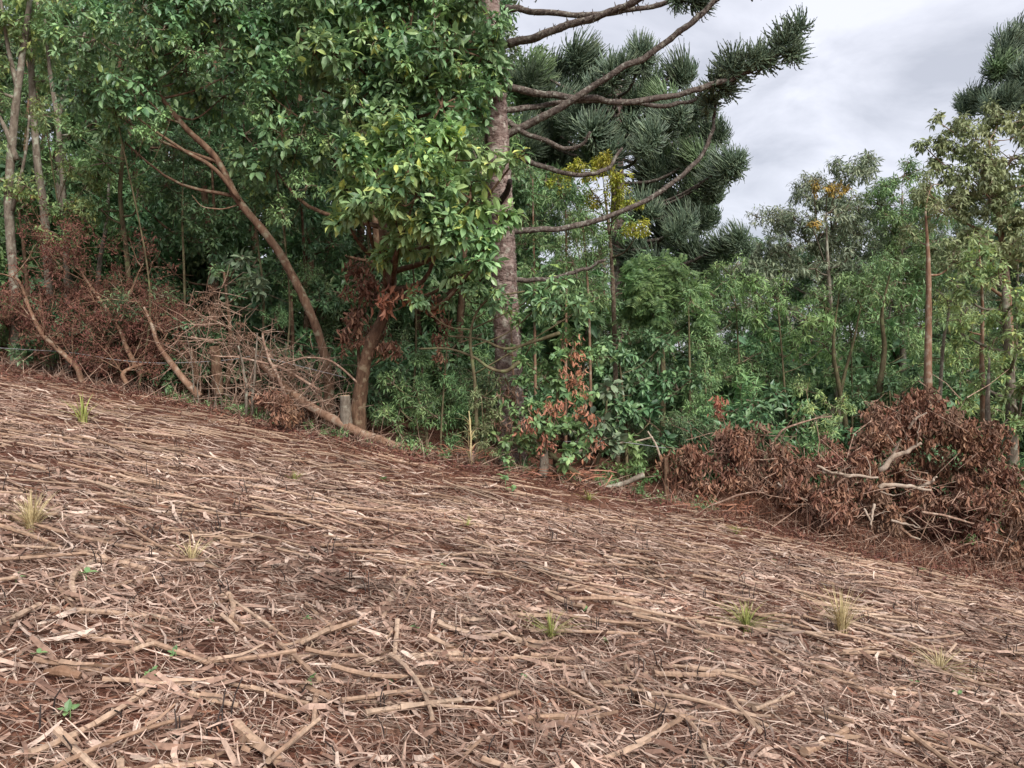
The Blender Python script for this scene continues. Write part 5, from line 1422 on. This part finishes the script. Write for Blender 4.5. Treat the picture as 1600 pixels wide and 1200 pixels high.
log('bent_branch', 'yellowish crooked branch sagging in front of the scaly trunk foot', 'branch', [(812, 565), (790, 580), (765, 575), (740, 558), (700, 545), (655, 545)], 11.6, 12.0, 6, 'green_bark', False, 0.5)
log('bent_branch', 'upper thin crooked branch crossing the scaly trunk', 'branch', [(875, 520), (830, 535), (790, 545), (750, 530), (700, 525)], 11.5, 12.0, 6, 'green_bark', False, 0.5)
# scraps of red brown conifer needles at the edge
for (lab, px, py, n, L) in (('heap of dry red conifer shoots below the grey log', 860, 752, 90, 0.42), ('dry red conifer shoots at the left foot of the brown brush', 1110, 800, 80, 0.42), ('small heap of dry red shoots beside the corn plant', 700, 722, 40, 0.35)):
    c = G(px, py); mb = MB()
    p0 = c + np.stack([rng.normal(size=n) * 0.45, rng.normal(size=n) * 0.15, U(0.02, 0.16, n)], -1)
    sticks(mb, p0, p0 + unit(np.stack([rng.normal(size=n), rng.normal(size=n) * 0.5, rng.normal(size=n) * 0.25], -1)) * L * U(0.5, 1, n)[:, None], 0.010, 0.004, 0.12)
    tag(obj('dry_shoots', mb.mesh('dry_shoots', M['dead_orange'], c), None, c), lab, 'dead shoots', kind='stuff')

# dry corn plant left standing at the edge
p = G(735, 735)
root = thing('dry_corn_plant', 'dry pale corn plant still standing at the forest edge', 'corn plant', p)
mb = MB(); tube(mb, [p, p + (0.01, 0, 0.4), p + (-0.02, 0, 0.85)], [0.013, 0.011, 0.005], 7, seg=12, noise=0.08, freq=40)
obj('stem', mb.mesh('stem', M['dry_grass'], p, True), root)
for q in range(9):
    mb = MB(); blades(mb, p + (0, 0, 0.08 * q), 3, U(0.22, 0.45), 0.022, 1.1, 0.9)
    obj('leaf', mb.mesh('leaf', M['dry_grass'], p), root)
mb = MB(); blades(mb, p, 60, 0.4, 0.008, 0.7)
obj('dry_blades', mb.mesh('dry_blades', M['straw'], p), root)

# wire fence
p0 = P(340, 615, 13.0)
root = thing('wire_fence', 'sagging wire fence on rough wooden posts along the forest edge', 'fence', p0)
for pts, w, Y in (([(342, 618), (339, 580), (335, 541)], 16, 13.0), ([(309, 600), (304, 575), (298, 545)], 10, 13.3), ([(36, 590), (35, 560), (34, 520)], 9, 14.2), ([(1040, 790), (1041, 750), (1040, 715)], 8, 12.0)):
    mb = MB(); r = w * Y / F / 2
    tube(mb, path(Y, Y, pts), [r * 1.05, r, r * 0.95], 9, seg=14, noise=0.1, freq=12)
    po = obj('post', mb.mesh('post', M['brown_bark'], p0, True), root)
for pts, Y0, Y1 in (([(-60, 540), (20, 545), (110, 551), (180, 562), (240, 567), (300, 566), (360, 562), (400, 555)], 13.6, 12.9), ([(400, 555), (480, 575), (540, 590)], 12.9, 12.6),
                    ([(880, 690), (960, 690), (1040, 700)], 12.2, 11.9), ([(300, 650), (420, 676), (520, 695)], 12.7, 12.1)):
    mb = MB(); tube(mb, path(Y0, Y1, pts), [0.0045, 0.0045], 5, seg=40)
    obj('wire', mb.mesh('wire', M['wire'], p0, True), root)

# dry grass, twigs and leaves spilling out of the forest edge
mb = MB()
for q in range(1500):
    x = U(-9.5, 3.0); y = edge_y(x) + 0.15 + abs(rng.normal()) * 0.25 - (0.25 if rng.random() < 0.25 else 0)
    blades(mb, np.array([x, y, gz(x, y)[0]]), 1, U(0.06, 0.42) if vnoise(np.array([[x, y, 0]]), 1.3, 4)[0] > -0.2 else U(0.04, 0.12), 0.006, 0.9)
tag(obj('edge_grass', mb.mesh('edge_grass', M['straw'])), 'dry tan grass growing ragged along the forest edge', 'grass', kind='stuff')
mb = MB()
n = 900
x = U(-9.5, 8.5, n); y = edge_y(x) + rng.normal(size=n) * 0.35 + 0.1
a = np.stack([x, y, gz(x, y) + U(0.0, 0.05, n)], -1)
d = np.stack([rng.normal(size=n), rng.normal(size=n) * 0.6, np.abs(rng.normal(size=n)) * 0.35], -1)
sticks(mb, a, a + unit(d) * U(0.15, 0.7, n)[:, None], 0.007, 0.002, 0.1)
tag(obj('edge_twigs', mb.mesh('edge_twigs', M['dead_twig'])), 'thin dead twigs scattered along the forest edge', 'twigs', kind='stuff')
mb = MB()
n = 6000
x = U(-9.5, 8.5, n); y = edge_y(x) - 0.1 + rng.normal(size=n) * 0.38
place_leaves(mb, T_DEAD_S, np.stack([x, y, gz(x, y) + U(0.02, 0.09, n)], -1), unit(np.stack([rng.normal(size=n), rng.normal(size=n), rng.normal(size=n) * 0.4], -1)), UP + rng.normal(size=(n, 3)) * 0.6, U(0.04, 0.11, n))
tag(obj('edge_leaves', mb.mesh('edge_leaves', M['dead_dark'])), 'dark brown fallen leaves along the line where field meets forest', 'leaf litter', kind='stuff')
mb = MB()
for q in range(70):
    x = U(-6, 3.0); y = edge_y(x) + U(0.15, 0.7)
    blob_leaves(mb, None, np.array([x, y, gz(x, y)[0] + 0.1]), np.array([0.16, 0.14, 0.14]) * U(0.6, 1.5), 0.075, T_OVAL, 4, per=5)
tag(obj('ground_cover', mb.mesh('ground_cover', M['mid'])), 'low green weeds carpeting the foot of the forest edge', 'weeds', kind='stuff')

# upright dry stems standing in the thicket round the fence posts
for q in range(46):
    px = U(285, 545); Y = U(12.6, 13.6)
    x = (px - 800) / F * Y
    b = np.array([x, max(Y, edge_y(x) + 0.1), 0]); b[2] = gz(b[0], b[1])[0] - 0.03
    h = U(0.5, 1.5)
    mb = MB()
    tube(mb, [b, b + (rng.normal() * 0.08, rng.normal() * 0.05, h * 0.5), b + (rng.normal() * 0.25, rng.normal() * 0.12, h)], [0.011, 0.008, 0.003], 5, seg=9, noise=0.15, freq=20)
    if q % 3 == 0: twiggy(mb, b + (0, 0, h * 0.5), np.array([rng.normal(), rng.normal() * 0.4, 1.0]), h * 0.4, 0.006, 1, 0.6, 0, None, (2, 3))
    tag(obj('dry_weed', mb.mesh('dry_weed', M['pale_bark' if q % 2 else 'dead_twig'], b, True), None, b), 'upright dry weed standing in the twig thicket by the fence posts', 'dry weed', 'dry weeds in the thicket by the fence posts')
